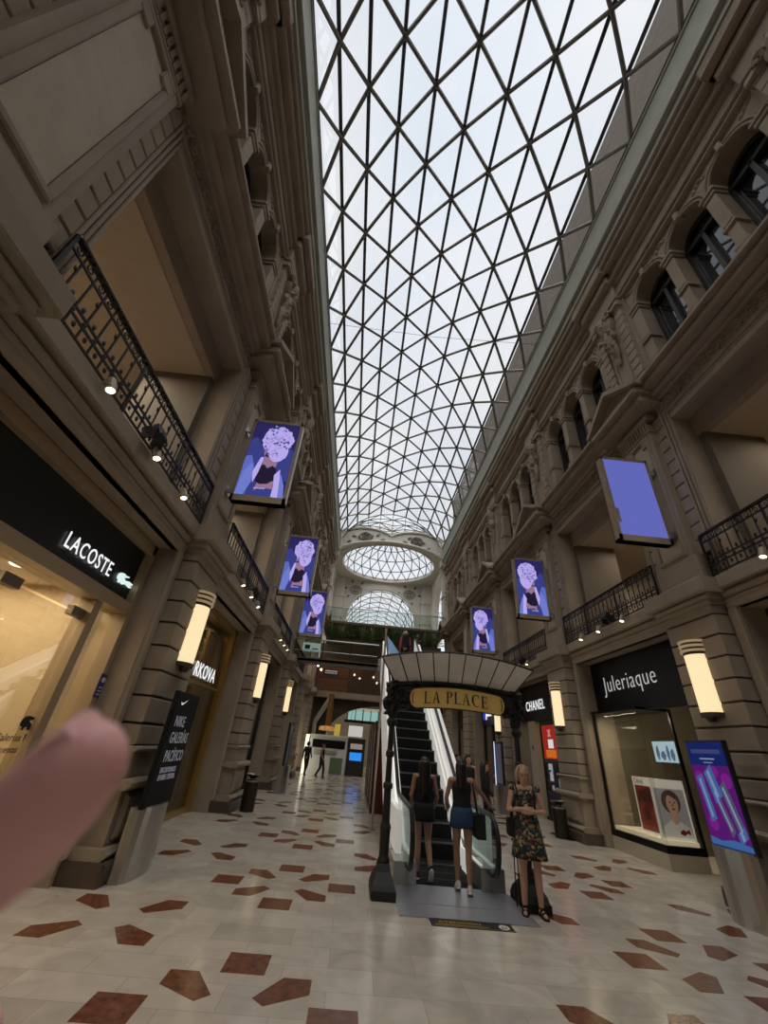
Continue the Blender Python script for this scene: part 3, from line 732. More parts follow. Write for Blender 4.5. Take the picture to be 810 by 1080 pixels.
# ------------------------------------------------------------------ hanging portrait screens
SCR=dict(bg=emis('scr_navy',(.02,.016,.10),1),lil=emis('scr_lilac',(.46,.38,.80),1),lil2=emis('scr_lilac_dark',(.33,.27,.66),1),blue=emis('scr_blue',(.10,.14,.50),1),
         skin=emis('scr_skin',(.30,.16,.26),1),blk=emis('scr_black',(.012,.008,.03),1),pale=emis('scr_pale',(.15,.19,.58),1),den=emis('scr_denim',(.035,.045,.22),1))
def portrait(mb,org,right,W,H,flip=1,var=0):
    r=Vector(right); up=Vector((0,0,1)); nrm=r.cross(up); org=Vector(org); lay=[0]
    def poly(pts,ci):
        lay[0]+=1; d=.002+.0012*lay[0]; mb.cur=ci
        vs=[org+r*(W*((x if flip>0 else 1-x)-.5))+up*(H*(y-.5))+nrm*d for x,y in pts]; vs2=[v-nrm*.001 for v in vs]
        n=len(vs); mb.add(vs+vs2,[tuple(range(n)),tuple(range(n,2*n))]+[(i,(i+1)%n,n+(i+1)%n,n+i) for i in range(n)])
    def blob(cx,cy_,rx,ry,ci,n=14,j=0):
        rnd=random.Random(int(cx*999+cy_*77)); poly([(cx+rx*math.cos(2*PI*i/n)*(1+rnd.uniform(-j,j)),cy_+ry*math.sin(2*PI*i/n)*(1+rnd.uniform(-j,j))) for i in range(n)],ci)
    poly([(0,0),(1,0),(1,1),(0,1)],0)
    poly([(0,.0),(.42,.0),(.38,.6),(.12,.78),(0,.74)],7); poly([(0,0),(.2,0),(.28,.32),(.12,.52),(0,.5)],3); poly([(.62,.3),(1,.2),(1,.62),(.78,.7)],7)
    poly([(0,.0),(.16,.0),(.3,.22),(.18,.42),(.05,.3)],6)
    poly([(.8,0),(1,0),(.95,.16),(.84,.3),(.74,.24)],6)
    # jacket, arms, top, waist
    poly([(.22,.0),(.30,.30),(.36,.52),(.5,.58),(.7,.5),(.8,.28),(.78,.0)],7)
    poly([(.36,.06),(.4,.2),(.72,.2),(.74,.06),(.6,.02)],4)
    poly([(.38,.46),(.46,.52),(.58,.5),(.7,.44),(.68,.36),(.42,.36)],4)
    poly([(.33,.18),(.37,.38),(.44,.41),(.52,.36),(.62,.40),(.72,.36),(.73,.22),(.6,.16),(.45,.15)],5)
    poly([(.34,.05),(.46,.11),(.74,.10),(.78,.0),(.3,.0)],7)
    poly([(.70,.28),(.80,.36),(.84,.22),(.88,.0),(.74,.0),(.74,.14)],1)
    poly([(.3,.16),(.36,.3),(.4,.5),(.33,.5),(.24,.3)],1)
    # face and the cloud of curls
    poly([(.37,.56),(.42,.48),(.52,.47),(.58,.55),(.5,.74),(.38,.7)],4)
    poly([(.4,.52),(.5,.5),(.52,.56),(.44,.62)],5)
    hr=random.Random(11+var)
    blob(.59,.74,.28,.17,1,22,.05); blob(.66,.61,.21,.17,1,18,.08); blob(.52,.60,.09,.09,1,12,.1)
    for i in range(34):
        a=2*PI*i/34; blob(.60+.285*math.cos(a)+hr.uniform(-.02,.02),.735+.175*math.sin(a)*(1 if math.sin(a)>0 else .7)+hr.uniform(-.012,.012),.055,.034,1,8,.2)
    for i in range(12): blob(.80+hr.uniform(-.05,.04),.52+.018*i,.05,.03,1,8,.2)
    rnd=random.Random(5+var)
    for i in range(90):
        a=rnd.uniform(0,6.28); q=rnd.uniform(.1,1.15); blob(.60+.25*q*math.cos(a),.70+.18*q*math.sin(a),.026,.013,2 if i%4 else 7,6,.4)
    for i in range(9): poly([(.42+.026*i,.035),(.436+.026*i,.035),(.438+.026*i,.052),(.424+.026*i,.052)],1)
def screen(sd,n,label,blank=False,var=0):
    y=7.14+P*n; M=SIDE[sd]; u0,u1=3.6,4.76; z0,z1=5.95,8.22; T=.2
    t=thing('hanging_screen',label,'screen',M@Vector((u1,y+.1,6.2)),'hanging screens')
    cx=XC+sd*(u0+u1)/2; W=u1-u0-.12
    mb=MB(M)
    mb.box(u0,u1,y,y+T,z0,z0+.14); mb.box(u0,u1,y,y+T,z1-.07,z1); mb.box(u0,u0+.06,y,y+T,z0,z1); mb.box(u1-.06,u1,y,y+T,z0,z1); mb.box(u0,u1,y+.03,y+T,z0,z1)
    mb.build('frame',BRONZE,t)
    mb=MB(); zc=(z0+.14+z1-.07)/2; H=z1-z0-.21
    if blank:
        mb.box(cx-W/2,cx+W/2,y+.012,y+.03,z0+.14,z1-.07); mb.build('display',emis('scr_plain_blue',(.115,.13,.47),1),t)
        mb=MB(M); mb.box(u0+.07,u0+.13,y+.002,y+.012,6.4,6.75); mb.build('metal_tab',BRONZE,t)
    else:
        portrait(mb,(cx,y+.026,zc),(1,0,0),W,H,-1 if sd>0 else 1,var)
        mb.build('display',[SCR[k] for k in ('bg','lil','lil2','blue','skin','blk','pale','den')],t)
    for z in (6.2,7.9):
        mb=MB(M); mb.box(u1,4.96,y+.06,y+.14,z-.04,z+.04); mb.box(4.86,4.92,y-.06,y+.26,z-.09,z+.09); mb.build('bracket',INOX,t)
    mb=MB(M); mb.box(u0-.006,u0,y+.03,y+T-.03,z0+.05,z1-.05); mb.build('edge_strip',mat('light_edge',(.75,.74,.70),.4) if sd<0 else BRONZE,t)
    return t
screen(-1,0,'largest hanging screen with a lilac-haired portrait, facing the plain blue screen')
screen(-1,1,'portrait screen between the largest portrait screen and the glass bridge',var=1)
screen(-1,2,'small portrait screen above the end of the glass bridge',var=2)
screen(1,0,'hanging screen showing only plain periwinkle blue',True)
screen(1,1,'portrait screen above the black sign with white capitals',var=3)
screen(1,2,'small portrait screen just above the end of the fan-shaped canopy',var=4)

# ------------------------------------------------------------------ shops
def shop_box(sd,n,name,col,floorc=None,depth=8.6,ztop=4.45):
    M=SIDE[sd]; y0,y1=yc(n-1)+.88,yc(n)-.88
    mb=MB(M); mb.box(depth,depth+.1,y0-.5,y1+.5,0,ztop); mb.box(5.95,depth,y0-.12,y0-.02,0,ztop); mb.box(5.95,depth,y1+.02,y1+.12,0,ztop)
    struct('wall_'+name,mb,col)
    mb=MB(M); mb.box(5.75,depth,y0-.1,y1+.1,ztop,ztop+.08); struct('ceiling_'+name,mb,col)
    return M,y0,y1
# --- left, nearest: dark green sign, bright tan interior
M,y0,y1=shop_box(-1,0,'tan_shop',mat('tan_shop_wall',(.62,.50,.33),.7),ztop=3.6)
g=thing('shop_sign','dark green shop sign with a crocodile above the bright tan shop','sign',M@Vector((5.5,4.5,3.42)))
mb=MB(M); mb.box(5.54,5.74,y0+.1,y1-.1,3.40,4.30); mb.build('board',mat('dark_green_board',(.006,.011,.008),.35),g)
mb=MB(); X=XC-5.51
text_mesh(mb,'LACOSTE',(X,4.70,3.60),(0,1,0),(0,0,1),.30,.003,.001,space=1.16,sx=.76)
mb.build('lettering',EM_WHITE,g)
def croc(mb,X,y,z,s,n):
    pts=[(0,.10),(.02,.2),(.10,.28),(.25,.30),(.40,.27),(.58,.31),(.62,.27),(.42,.20),(.30,.18),(.45,.10),(.70,.16),(.98,.14),(1,.10),(.80,.08),(.98,.02),(.95,-.02),(.66,.02),(.5,.0),(.42,-.06),(.36,-.05),(.36,.02),(.24,.0),(.2,-.07),(.13,-.06),(.14,.02),(.06,.02)]
    mb.prism([(y+a*s,z+b*s) for a,b in pts],'x',X,X+n)
mb=MB(); croc(mb,XC-5.54,6.0,3.65,.42,.04); mb.build('emblem',mat('croc_light',(.02,.02,.02),.4,0,(.78,1,.95),.9),g)
mb=MB(M)
mb.box(5.42,5.78,y1-.12,y1-.01,0,4.46); mb.box(5.42,5.78,y0+.01,y0+.12,0,4.46); mb.box(5.42,5.78,y0,y1,4.28,4.44); mb.box(5.44,5.78,y0,y1,3.24,3.42)
mb.box(5.5,5.72,5.74,5.90,0,3.3); mb.box(5.5,5.72,3.2,3.34,0,3.3); mb.box(5.5,5.7,y0+.1,y1-.1,0,.08)
sf=thing('shopfront','tan metal framed glass shopfront under the dark green sign','shopfront',M@Vector((5.6,4.5,0)))
mb.build('frame',TANF,sf)
mb=MB(M); mb.box(5.60,5.62,5.88,y1-.1,.08,3.26); mb.build('side_pane',GLASS_SHOP,sf)
mb=MB(M); mb.box(5.60,5.62,3.32,5.76,3.02,3.26); mb.build('transom_pane',GLASS_SHOP,sf)
mb=MB(M); mb.box(5.60,5.625,3.36,5.72,.06,2.99); dr=mb.build('glass_door',GLASS_SHOP,sf)
for a_ in (4.25,5.48):
    mb=MB(M); mb.box(5.57,5.66,a_,a_+.28,2.95,3.07); mb.build('patch_fitting',mat('patch_metal',(.22,.18,.14),.5,.3),dr)
mb=MB(); croc(mb,XC-5.59,5.55,1.62,.42,.006); mb.build('window_emblem',BLACKM,dr)
mb=MB()
text_mesh(mb,'Galerías Pacífico',(XC-5.585,5.28,1.48),(0,1,0),(0,0,1),.11,.002); mb.build('window_lettering',BLACKM,dr); mb=MB(); text_mesh(mb,'Buenos Aires',(XC-5.585,5.36,1.36),(0,1,0),(0,0,1),.11,.002)
mb.build('window_lettering',BLACKM,dr)
st=thing('sticker','small blue notice stuck on the tan shopfront frame','sticker',M@Vector((5.41,6.56,2.2)))
mb=MB(M); mb.box(5.405,5.42,6.44,6.60,2.04,2.36); mb.build('sheet',mat('blue_sticker',(.02,.03,.16),.4),st)
mb=MB(M); mb.prism([(6.52+.05*math.cos(PI*i/6),2.28+.035*math.sin(PI*i/6)) for i in range(12)],'x',5.402,5.405)
for k in range(3): mb.box(5.402,5.405,6.47,6.57,2.08+.045*k,2.095+.045*k)
mb.build('print',WHITE,st)
# inside: shelves with clothes boxes, ceiling spots, a security camera
shf=thing('display_shelf','pale wooden wall shelf with folded pink and tan clothes inside the bright shop','shelf',M@Vector((8.3,4.2,0)))
mb=MB(M)
for z in (.5,1.25,2.0,2.75): mb.box(7.9,8.55,2.6,5.2,z,z+.05)
for y in (2.6,3.9,5.15): mb.box(7.9,8.55,y,y+.05,0,2.8)
mb.build('shelving',mat('pale_wood',(.45,.32,.2),.6),shf)
k=0
for z in (.55,1.3,2.05):
    for y in (2.85,3.3,4.15,4.6):
        mb=MB(M); rnd=random.Random(k); hh=rnd.uniform(.12,.3)
        for q in range(3): mb.cbox(7.98,8.45,y,y+.34,z+.002+q*hh/3,z+(q+1)*hh/3,.02)
        tag(mb.build('folded_clothes',[mat('cl%d'%(k%3),[(.6,.35,.3),(.55,.45,.3),(.25,.2,.2)][k%3],.9)]),'small stack of folded %s clothes on the pale shelf inside the bright shop'%['pink','tan','dark'][k%3],'clothes','folded clothes on the shelf'); k+=1
cc=thing('security_camera','white security camera under the ceiling behind the narrow side pane','camera',M@Vector((6.0,6.35,3.1)))
mb=MB(M); mb.lathe([(.05,-.1),(.06,-.08),(.06,.1)],(5.95,6.3,3.08),10,'x'); mb.tube([(6.0,6.3,3.12),(6.02,6.3,3.3),(6.02,6.3,3.6)],.02,6); mb.build('body',WHITE,cc)
mb=MB(M); mb.lathe([(.045,-.02),(.045,.02)],(5.84,6.3,3.08),10,'x'); mb.build('lens',BLACK,cc)
for k,(u,y) in enumerate(((6.7,3.9),(7.4,5.3),(6.7,5.6),(7.9,3.4))):
    mb=MB(M); mb.lathe([(.09,3.575),(.11,3.59),(.11,3.605)],(u,y,0),14)
    tag(mb.build('ceiling_light',emis('downlight',(1,.92,.75),4)),'round recessed downlight in the ceiling of the bright tan shop','light','recessed shop downlights')
# --- left bay two: gold draped window with white letters
M,y0,y1=shop_box(-1,1,'gold_shop',mat('gold_shop_wall',(.16,.12,.07),.6))
sf=thing('shopfront','gold framed shop window with white letters and gold drapes','shopfront',M@Vector((5.6,10.4,0)))
mb=MB(M)
GOLDF=mat('gold_frame',(.40,.26,.08),.3,.45)
for a,b in ((y0+.02,y0+.2),(y1-.2,y1-.02)): mb.box(5.5,5.8,a,b,0,4.44)
mb.box(5.5,5.8,y0,y1,4.3,4.45); mb.box(5.55,5.75,y0,y1,0,.12); mb.box(5.58,5.7,9.3,9.36,0,2.8); mb.box(5.58,5.7,y0,y1,2.72,2.78)
mb.build('frame',GOLDF,sf)
mb=MB(M); mb.box(5.62,5.64,y0+.2,y1-.2,.12,4.3); mb.build('glazing',glass('dark_shop_glass',(.7,.68,.62),.08),sf)
mb=MB(); text_mesh(mb,'RKOVA',(XC-5.58,10.25,2.88),(0,1,0),(0,0,1),.46,.004,.002,space=1.1,sx=.98); mb.build('lettering',EM_WHITE,sf)
for a,b in ((y1-1.0,y1-.25),(10.2,10.9)):
    mb=MB(M); K=24; rows_=[]
    for z in (.12,1.2,2.4,4.2 if a>11 else 2.2):
        rows_.append([(5.95+.06*math.sin(i*1.7)+.02*math.sin(z*3+i),a+(b-a)*i/K,z) for i in range(K+1)]+[(6.05,b,z),(6.05,a,z)])
    mb.loft(rows_); tag(mb.build('curtain',GOLD),'shimmering gold drape %s the gold framed shop window'%('at the far edge of' if a>11 else 'in the middle of'),'curtain')
mb=MB(M); mb.cbox(5.88,5.94,8.55,9.25,.62,2.2,.01); lp=thing('led_display','tall lilac grey panel behind the gold framed window, just past the black totem','panel',M@Vector((5.9,8.9,.05)))
mb.build('face',mat('lilac_panel',(.13,.13,.20),.4,0,(.10,.10,.2),.35),lp); mb=MB(M); mb.box(5.9,5.98,8.5,9.3,.05,.62); mb.build('base',BLACKM,lp)
# --- other left bays
def plain_shop(sd,n,name,label,glow,wallc):
    M,y0,y1=shop_box(sd,n,name,wallc)
    sf=thing('shopfront',label,'shopfront',M@Vector((5.6,(y0+y1)/2,0)))
    mb=MB(M)
    for a in (y0+.02,(y0+y1)/2-.04,y1-.1): mb.box(5.55,5.7,a,a+.08,0,3.3)
    mb.box(5.55,5.7,y0,y1,3.2,3.4); mb.box(5.55,5.7,y0,y1,0,.15); mb.build('frame',BLACKM,sf)
    mb=MB(M); mb.box(5.56,5.74,y0+.02,y1-.02,3.4,4.44); mb.build('fascia',mat('dark_fascia',(.02,.017,.014),.4),sf)
    mb=MB(M); mb.box(5.61,5.63,y0+.1,y1-.1,.15,3.2); mb.build('glazing',GLASS_SHOP,sf)
    for k in range(3 if n in (2,) else 0):
        y=y0+.7+1.3*k
        mb=MB(M); mb.cbox(6.4,7.0,y,y+.8,0,.95,.02)
        tag(mb.build('display_counter',WOOD),'low wooden counter inside the %s'%name.replace('_',' '),'counter','counters in the %s'%name.replace('_',' '))
    return sf
plain_shop(-1,2,'brown_shop','dark brown framed shopfront beyond the bin on the gold window side',0,mat('brown_shop_wall',(.30,.20,.11),.7))
plain_shop(-1,3,'end_shop','last dark framed shopfront before the white booth',0,mat('end_shop_wall',(.35,.24,.14),.7))
plain_shop(1,0,'dark_shop','black framed shopfront beyond the purple totem, at the edge of the picture',0,mat('dark_shop_wall',(.06,.055,.05),.7))
# --- right bay one: black sign with thin white letters, glass show window standing forward
M,y0,y1=shop_box(1,1,'perfume_shop',mat('perfume_wall',(.13,.11,.075),.6))
g=thing('shop_sign','black shop sign with thin white mixed-case lettering','sign',M@Vector((5.6,10.5,3.1)))
mb=MB(M); mb.box(5.50,5.74,y0+.02,y1-.02,3.08,4.44); mb.build('board',BLACK,g)
mb=MB(); text_mesh(mb,'Juleriaque',(XC+5.48,11.98,3.60),(0,-1,0),(0,0,1),.60,.004,-.009,sx=.88); mb.build('lettering',mat('soft_white_letters',(.7,.7,.68),.5,0,(1,1,.98),.35),g)
sw=thing('show_window','glass show window on a pale stone base under the black sign with thin white letters','show window',M@Vector((5.9,11.5,0)))
mb=MB(M); mb.prism([(5.28,y1-.02),(5.28,10.45),(6.15,10.45),(6.15,y1-.02)],'z',0,.28); mb.build('base',mat('pale_base',(.50,.43,.33),.35),sw)
mb=MB(M); mb.box(5.30,5.33,10.47,y1-.1,.42,3.08); mb.build('front_pane',GLASS_SHOP,sw)
mb=MB(M); mb.box(5.33,6.15,10.47,10.49,.42,3.08); mb.build('side_pane',GLASS_SHOP,sw)
mb=MB(M); mb.box(5.28,6.15,10.45,y1-.02,.28,.42); mb.box(5.29,5.35,y1-.1,y1-.02,.28,3.08); mb.box(6.1,6.16,10.45,10.51,.28,3.08); mb.box(5.27,6.16,10.44,y1,3.06,3.12); mb.build('frame',BLACK,sw)
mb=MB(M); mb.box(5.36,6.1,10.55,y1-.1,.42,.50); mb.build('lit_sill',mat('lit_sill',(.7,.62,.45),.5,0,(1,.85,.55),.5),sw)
def poster(org,right,W,H,kind,label):
    t=thing('poster',label,'poster',org)
    r=Vector(right).normalized(); up=Vector((0,0,1)); n=r.cross(up); o=Vector(org)
    def slab(mb,x0,x1,z0,z1,d0,d1):
        vs=[o+r*x+up*z+n*d for d in (d0,d1) for x,z in ((x0,z0),(x1,z0),(x1,z1),(x0,z1))]; mb.add(vs,[(3,2,1,0),(4,5,6,7),(0,1,5,4),(1,2,6,5),(2,3,7,6),(3,0,4,7)])
    mb=MB(); slab(mb,-W/2,W/2,0,H,-.03,0); mb.build('board',mat('poster_cream_glow',(.62,.58,.48),.5,0,(1,.93,.80),.36),t)  # glow added to board and picture so the poster looks lit
    lay=[0]
    def poly(mb,pts,ci):
        lay[0]+=1; d=.002+.0015*lay[0]; mb.cur=ci
        vs=[o+r*(W*(x-.5))+up*(H*y)+n*d for x,y in pts]; k=len(pts); mb.add(vs+[v-n*.001 for v in vs],[tuple(range(k)),tuple(range(k,2*k))]+[(i,(i+1)%k,k+(i+1)%k,k+i) for i in range(k)])
    def el(mb,cx,cz,rx,rz,ci,k=18): poly(mb,[(cx+rx*math.cos(2*PI*i/k),cz+rz*math.sin(2*PI*i/k)) for i in range(k)],ci)
    ms=[mat('po_'+k_,c_,.5,0,c_,.28) for k_,c_ in (('grey',(.42,.41,.42)),('red',(.22,.035,.025)),('dark',(.06,.018,.014)),('skin',(.60,.36,.26)),('hair',(.12,.06,.04)),('white',(.7,.66,.6)),('wine',(.18,.01,.02)))]
    mb=MB()
    if kind=='flower':
        poly(mb,[(.06,.04),(.94,.04),(.94,.84),(.06,.84)],1)
        for a in (.3,1.4,2.4,3.6,4.7,5.6): el(mb,.5+.24*math.cos(a),.48+.17*math.sin(a),.2,.16,2 if a<3 else 1)
        for a in (0.9,2.0,4.2): el(mb,.5+.2*math.cos(a),.5+.16*math.sin(a),.12,.13,2)
        el(mb,.52,.48,.1,.08,6)
    else:
        poly(mb,[(.06,.04),(.94,.04),(.94,.84),(.06,.84)],0)
        poly(mb,[(.08,.04),(.14,.2),(.4,.32),(.66,.3),(.9,.2),(.92,.04)],5)
        el(mb,.5,.62,.28,.2,4); poly(mb,[(.42,.3),(.42,.46),(.6,.46),(.62,.28),(.52,.24)],3); el(mb,.52,.58,.17,.17,3)
        poly(mb,[(.36,.74),(.5,.72),(.66,.66),(.7,.74),(.52,.82),(.38,.8)],4)
        for x in (.46,.59): el(mb,x,.61,.03,.012,2); 
        el(mb,.525,.50,.05,.013,6); poly(mb,[(.52,.6),(.5,.55),(.54,.55)],2)
        poly(mb,[(.56,.13),(.66,.18),(.74,.15),(.84,.19),(.86,.1),(.76,.12),(.68,.08),(.58,.1)],6)
    mb.build('picture',ms,t)
    if kind=='flower':
        mb=MB(); text_mesh(mb,'Chloé',o+r*(-W*.44)+up*(H*.875)+n*.006,r,up,.16,.001,sx=.9); mb.build('lettering',BLACKM,t)
    return t
poster(M@Vector((5.62,11.28,.50)),(0,-1,0),.95,1.12,'flower','white bordered poster of a dark red flower in the glass show window')
poster(M@Vector((5.75,10.66,.50)),(1,0,0),.80,1.12,'face','white bordered poster of a short-haired woman beside the flower poster')
tv=thing('display_screen','bright pale blue screen glowing inside the show window shop','screen',M@Vector((6.5,11.5,2.2)))
mb=MB(M); mb.box(6.50,6.56,11.0,11.95,1.95,2.5); mb.build('housing',BLACKM,tv); mb=MB(M); mb.box(6.49,6.5,11.04,11.91,1.99,2.46); mb.build('panel',emis('pale_screen',(.55,.75,.85),.9),tv)
mb=MB(M)
for k,(a_,b_,c_,d_) in enumerate(((11.2,2.16,.07,.13),(11.36,2.2,.05,.17),(11.55,2.14,.09,.1),(11.75,2.2,.06,.16))): mb.prism([(a_+c_*math.cos(2*PI*i/14)*(1+.15*math.sin(3*i)),b_+d_*math.sin(2*PI*i/14)*(1+.1*math.cos(5*i))) for i in range(14)],'x',6.485,6.49)
mb.build('picture',emis('screen_figures',(.12,.2,.3),.8),tv)
for k,(y,z,cl) in enumerate(((9.2,1.2,(.5,.4,.2)),(9.5,1.2,(.3,.3,.35)),(9.8,1.2,(.5,.45,.4)),(9.3,1.75,(.4,.3,.2)),(9.7,1.75,(.55,.5,.45)))):
    mb=MB(M); mb.lathe([(.05,z),(.06,z+.02),(.06,z+.12),(.02,z+.14),(.025,z+.2)],(7.0,y,0),10)
    tag(mb.build('perfume_bottle',mat('bottle%d'%k,cl,.15)),'small perfume bottle on the black shelves inside the show window','bottle','perfume bottles')
mb=MB(M); 
for z in (1.15,1.7,2.3): mb.box(6.8,7.2,8.8,10.2,z,z+.04)
for y in (8.8,10.16): mb.box(6.8,7.2,y,y+.04,0,2.6)
tag(mb.build('bottle_shelf',BLACK),'black shelf unit with perfume bottles inside the show window shop','shelf')
# --- right bay two: black sign, cream pillar strip, red panel
M,y0,y1=shop_box(1,2,'black_shop',mat('black_shop_wall',(.03,.028,.026),.6))
sf=thing('shopfront','black shopfront with white capitals, cream door post and red poster','shopfront',M@Vector((5.6,16.4,0)))
mb=MB(M); mb.box(5.50,5.74,y0+.02,y1-.02,3.12,4.44); mb.build('fascia',BLACK,sf)
mb=MB(); text_mesh(mb,'CHANEL',(XC+5.48,17.98,3.50),(0,-1,0),(0,0,1),.50,.004,.0,sx=.86,space=1.14); mb.build('lettering',EM_WHITE,sf)
mb=MB(M); mb.box(5.5,5.7,17.35,18.0,0,3.12); mb.build('door_post',mat('cream_post',(.55,.47,.34),.5),sf)
mb=MB(M)
for s in (1,-1): mb.tube([(5.495,17.68+s*.03+.055*math.cos(R(a))*s*-1,2.2+.06*math.sin(R(a))) for a in range(-130,131,20)],.012,5)
mb.build('emblem',BLACK,sf)
mb=MB(M); mb.box(5.62,5.72,15.72,16.98,1.86,2.95); mb.build('red_panel',emis('red_panel',(.34,.022,.012),.8),sf)
mb=MB(M); mb.box(5.605,5.62,15.95,16.75,1.9,2.15); mb.build('orange_strip',emis('orange_panel',(.65,.15,.015),.8),sf)
mb=MB(M); mb.box(5.605,5.62,16.1,16.5,2.2,2.48); mb.build('white_card',emis('white_card',(.7,.7,.75),.9),sf)
mb=MB(M)
for s in (1,-1): mb.tube([(5.61,16.35+s*.05+.1*math.cos(R(a))*s*-1,2.68+.1*math.sin(R(a))) for a in range(-130,131,20)],.022,5)
mb.build('panel_emblem',emis('pink_emblem',(.6,.25,.25),.8),sf)
mb=MB(M); mb.box(5.58,5.72,y0+.02,15.75,0,3.12); mb.box(5.58,5.72,15.7,17.0,0,.9); mb.box(5.6,5.72,15.7,17.0,1.72,1.86); mb.box(5.62,5.7,17.0,17.36,0,.1); mb.build('dark_wall',BLACK,sf)
mb=MB(M); mb.box(5.66,5.68,15.75,17.0,.9,1.72); mb.build('niche_pane',GLASS_SHOP,sf)
pb=thing('handbag','small pale handbag lit in the window niche under the red panel','bag',M@Vector((5.95,16.4,1.0)))
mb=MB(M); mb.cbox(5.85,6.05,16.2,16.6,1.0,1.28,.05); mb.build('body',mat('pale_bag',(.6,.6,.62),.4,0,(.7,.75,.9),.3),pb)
mb=MB(M); mb.tube([(5.95,16.25,1.26),(5.95,16.3,1.45),(5.95,16.5,1.45),(5.95,16.55,1.26)],.015,5); mb.build('handle',BLACK,pb)
mb=MB(M); mb.box(5.75,6.3,15.8,16.95,.95,1.0); tag(mb.build('niche_shelf',mat('pale_shelf',(.4,.42,.48),.4)),'pale display shelf carrying the handbag under the red panel','shelf')
# --- right bay three: blue sign
M,y0,y1=shop_box(1,3,'blue_shop',mat('blue_shop_wall',(.14,.12,.09),.6))
sf=thing('shopfront','shopfront with a dark blue sign just under the canopy edge','shopfront',M@Vector((5.6,22.4,0)))
mb=MB(M); mb.box(5.50,5.74,y0+.02,y1-.02,3.2,4.44); mb.build('fascia',mat('navy_fascia',(.008,.008,.03),.3),sf)
mb=MB(); text_mesh(mb,'pho',(XC+5.48,23.75,3.62),(0,-1,0),(0,0,1),.62,.012,.014); mb.build('lettering',EM_WHITE,sf)
mb=MB(M); mb.cur=0
mb.prism([(24.05+.2*math.cos(2*PI*i/16),3.75+.3*math.sin(2*PI*i/16)) for i in range(16)],'x',5.47,5.5); mb.build('emblem',emis('blue_disc',(.03,.05,.5),1),sf)
mb=MB(M)
for y in (y0+.05,21.7,23.0,y1-.12): mb.box(5.56,5.7,y,y+.08,0,3.2)
mb.build('frame',BLACKM,sf)
mb=MB(M); mb.box(5.62,5.64,y0+.1,y1-.1,.1,3.2); mb.build('glazing',GLASS_SHOP,sf)
plain_shop(1,4,'far_shop','far dark shopfront beside the domed crossing',0,mat('far_shop_wall',(.12,.25,.08),.7))

# ------------------------------------------------------------------ advertising totems and bins
def totem_base(t,M,u,y0,y1,z1=.86,z0=0,d=.24):
    mb=MB(M); K=10; 
    def ring(z): return [(u+.12-(d+.12)*math.sin(PI*i/K)**.6,(y0+y1)/2+(y1-y0)/2*math.cos(PI*i/K),z) for i in range(K+1)]+[(u+.14,y0,z),(u+.14,y1,z)]
    rr=[ring(z0),ring(z1)]; mb.smooth=False; mb.loft(rr); return mb.build('steel_base',INOX,t)
M=SIDE[-1]
t=thing('advertising_totem','black advertising totem with white lettering on a steel base','totem',M@Vector((4.42,7.3,0)))
mb=MB(M); mb.cbox(4.39,4.46,6.84,7.78,.77,2.26,.01); mb.build('panel',mat('totem_black',(.008,.008,.009),.7,spec=.2),t)
X=XC-4.385
for s_,y,z,h,w in (('NIKE',7.0,1.78,.21,.84),('GALERÍAS',7.0,1.56,.21,.73),('PACÍFICO',7.0,1.32,.21,.73),('ENCONTRANOS',7.0,1.18,.10,.74),('EN NIVEL CENTRAL',7.0,1.09,.10,.66)):
    mb=MB(); text_mesh(mb,s_,(X,y,z),(0,1,0),(0,0,1),h,.002,.001,sx=w); mb.build('lettering',mat('totem_letters',(.30,.31,.36),.5,0,(.5,.52,.6),.16),t)
mb=MB(); pts=[(7.02,2.12),(7.04,2.08),(7.08,2.07),(7.28,2.16),(7.10,2.105),(7.05,2.105)]; mb.prism(pts,'x',X-.002,X); mb.build('emblem',mat('totem_white',(.5,.5,.5),.5,0,(1,1,1),.4),t)
totem_base(t,M,4.42,6.86,7.80,z1=.79,d=.09)
M=SIDE[1]
t=thing('advertising_totem','advertising totem with a purple picture of silver tubes','totem',M@Vector((4.1,7.2,0)))
mb=MB(M); mb.cbox(4.14,4.22,6.80,7.60,.84,2.27,.01); mb.build('panel',BLACKM,t)
W=.76; ua=4.137
def tp(mb,pts,ci,lay):
    mb.cur=ci; mb.prism([(7.58-W*x,.87+1.37*z) for x,z in pts],'x',ua-.001*lay,ua-.001*lay-.001)
mb=MB(M); tp(mb,[(0,0),(1,0),(1,1),(0,1)],0,0); tp(mb,[(0,.06),(1,.06),(1,.76),(0,.76)],1,1)
tp(mb,[(0,.0),(1,.0),(1,.05),(.6,.075),(.3,.05),(0,.07)],2,2)
for i,(x,z,a,L,w) in enumerate(((.20,.44,1.80,.44,.17),(.55,.33,2.05,.46,.13),(.48,.58,1.95,.32,.24),(.80,.36,1.98,.50,.17),(.86,.13,1.95,.10,.22))):
    dx,dz=math.cos(a)*L/2,math.sin(a)*L/2; nx,nz=-math.sin(a)*w/2,math.cos(a)*w/2
    tp(mb,[(x-dx-nx,z-dz-nz),(x-dx+nx,z-dz+nz),(x+dx+nx,z+dz+nz),(x+dx-nx,z+dz-nz)],3 if i%2 else 2,3+i); nx*=.3;nz*=.3; dx*=.85;dz*=.85
    tp(mb,[(x-dx-nx,z-dz-nz),(x-dx+nx,z-dz+nz),(x+dx+nx,z+dz+nz),(x+dx-nx,z+dz-nz)],4,9+i)
for i,(x,z,q) in enumerate(((.15,.62,.14),(.85,.62,.13),(.2,.2,.12),(.6,.7,.1))): tp(mb,[(x+q*math.cos(k*PI/5),z+q*.6*math.sin(k*PI/5)) for k in range(10)],5,2+.2*i)
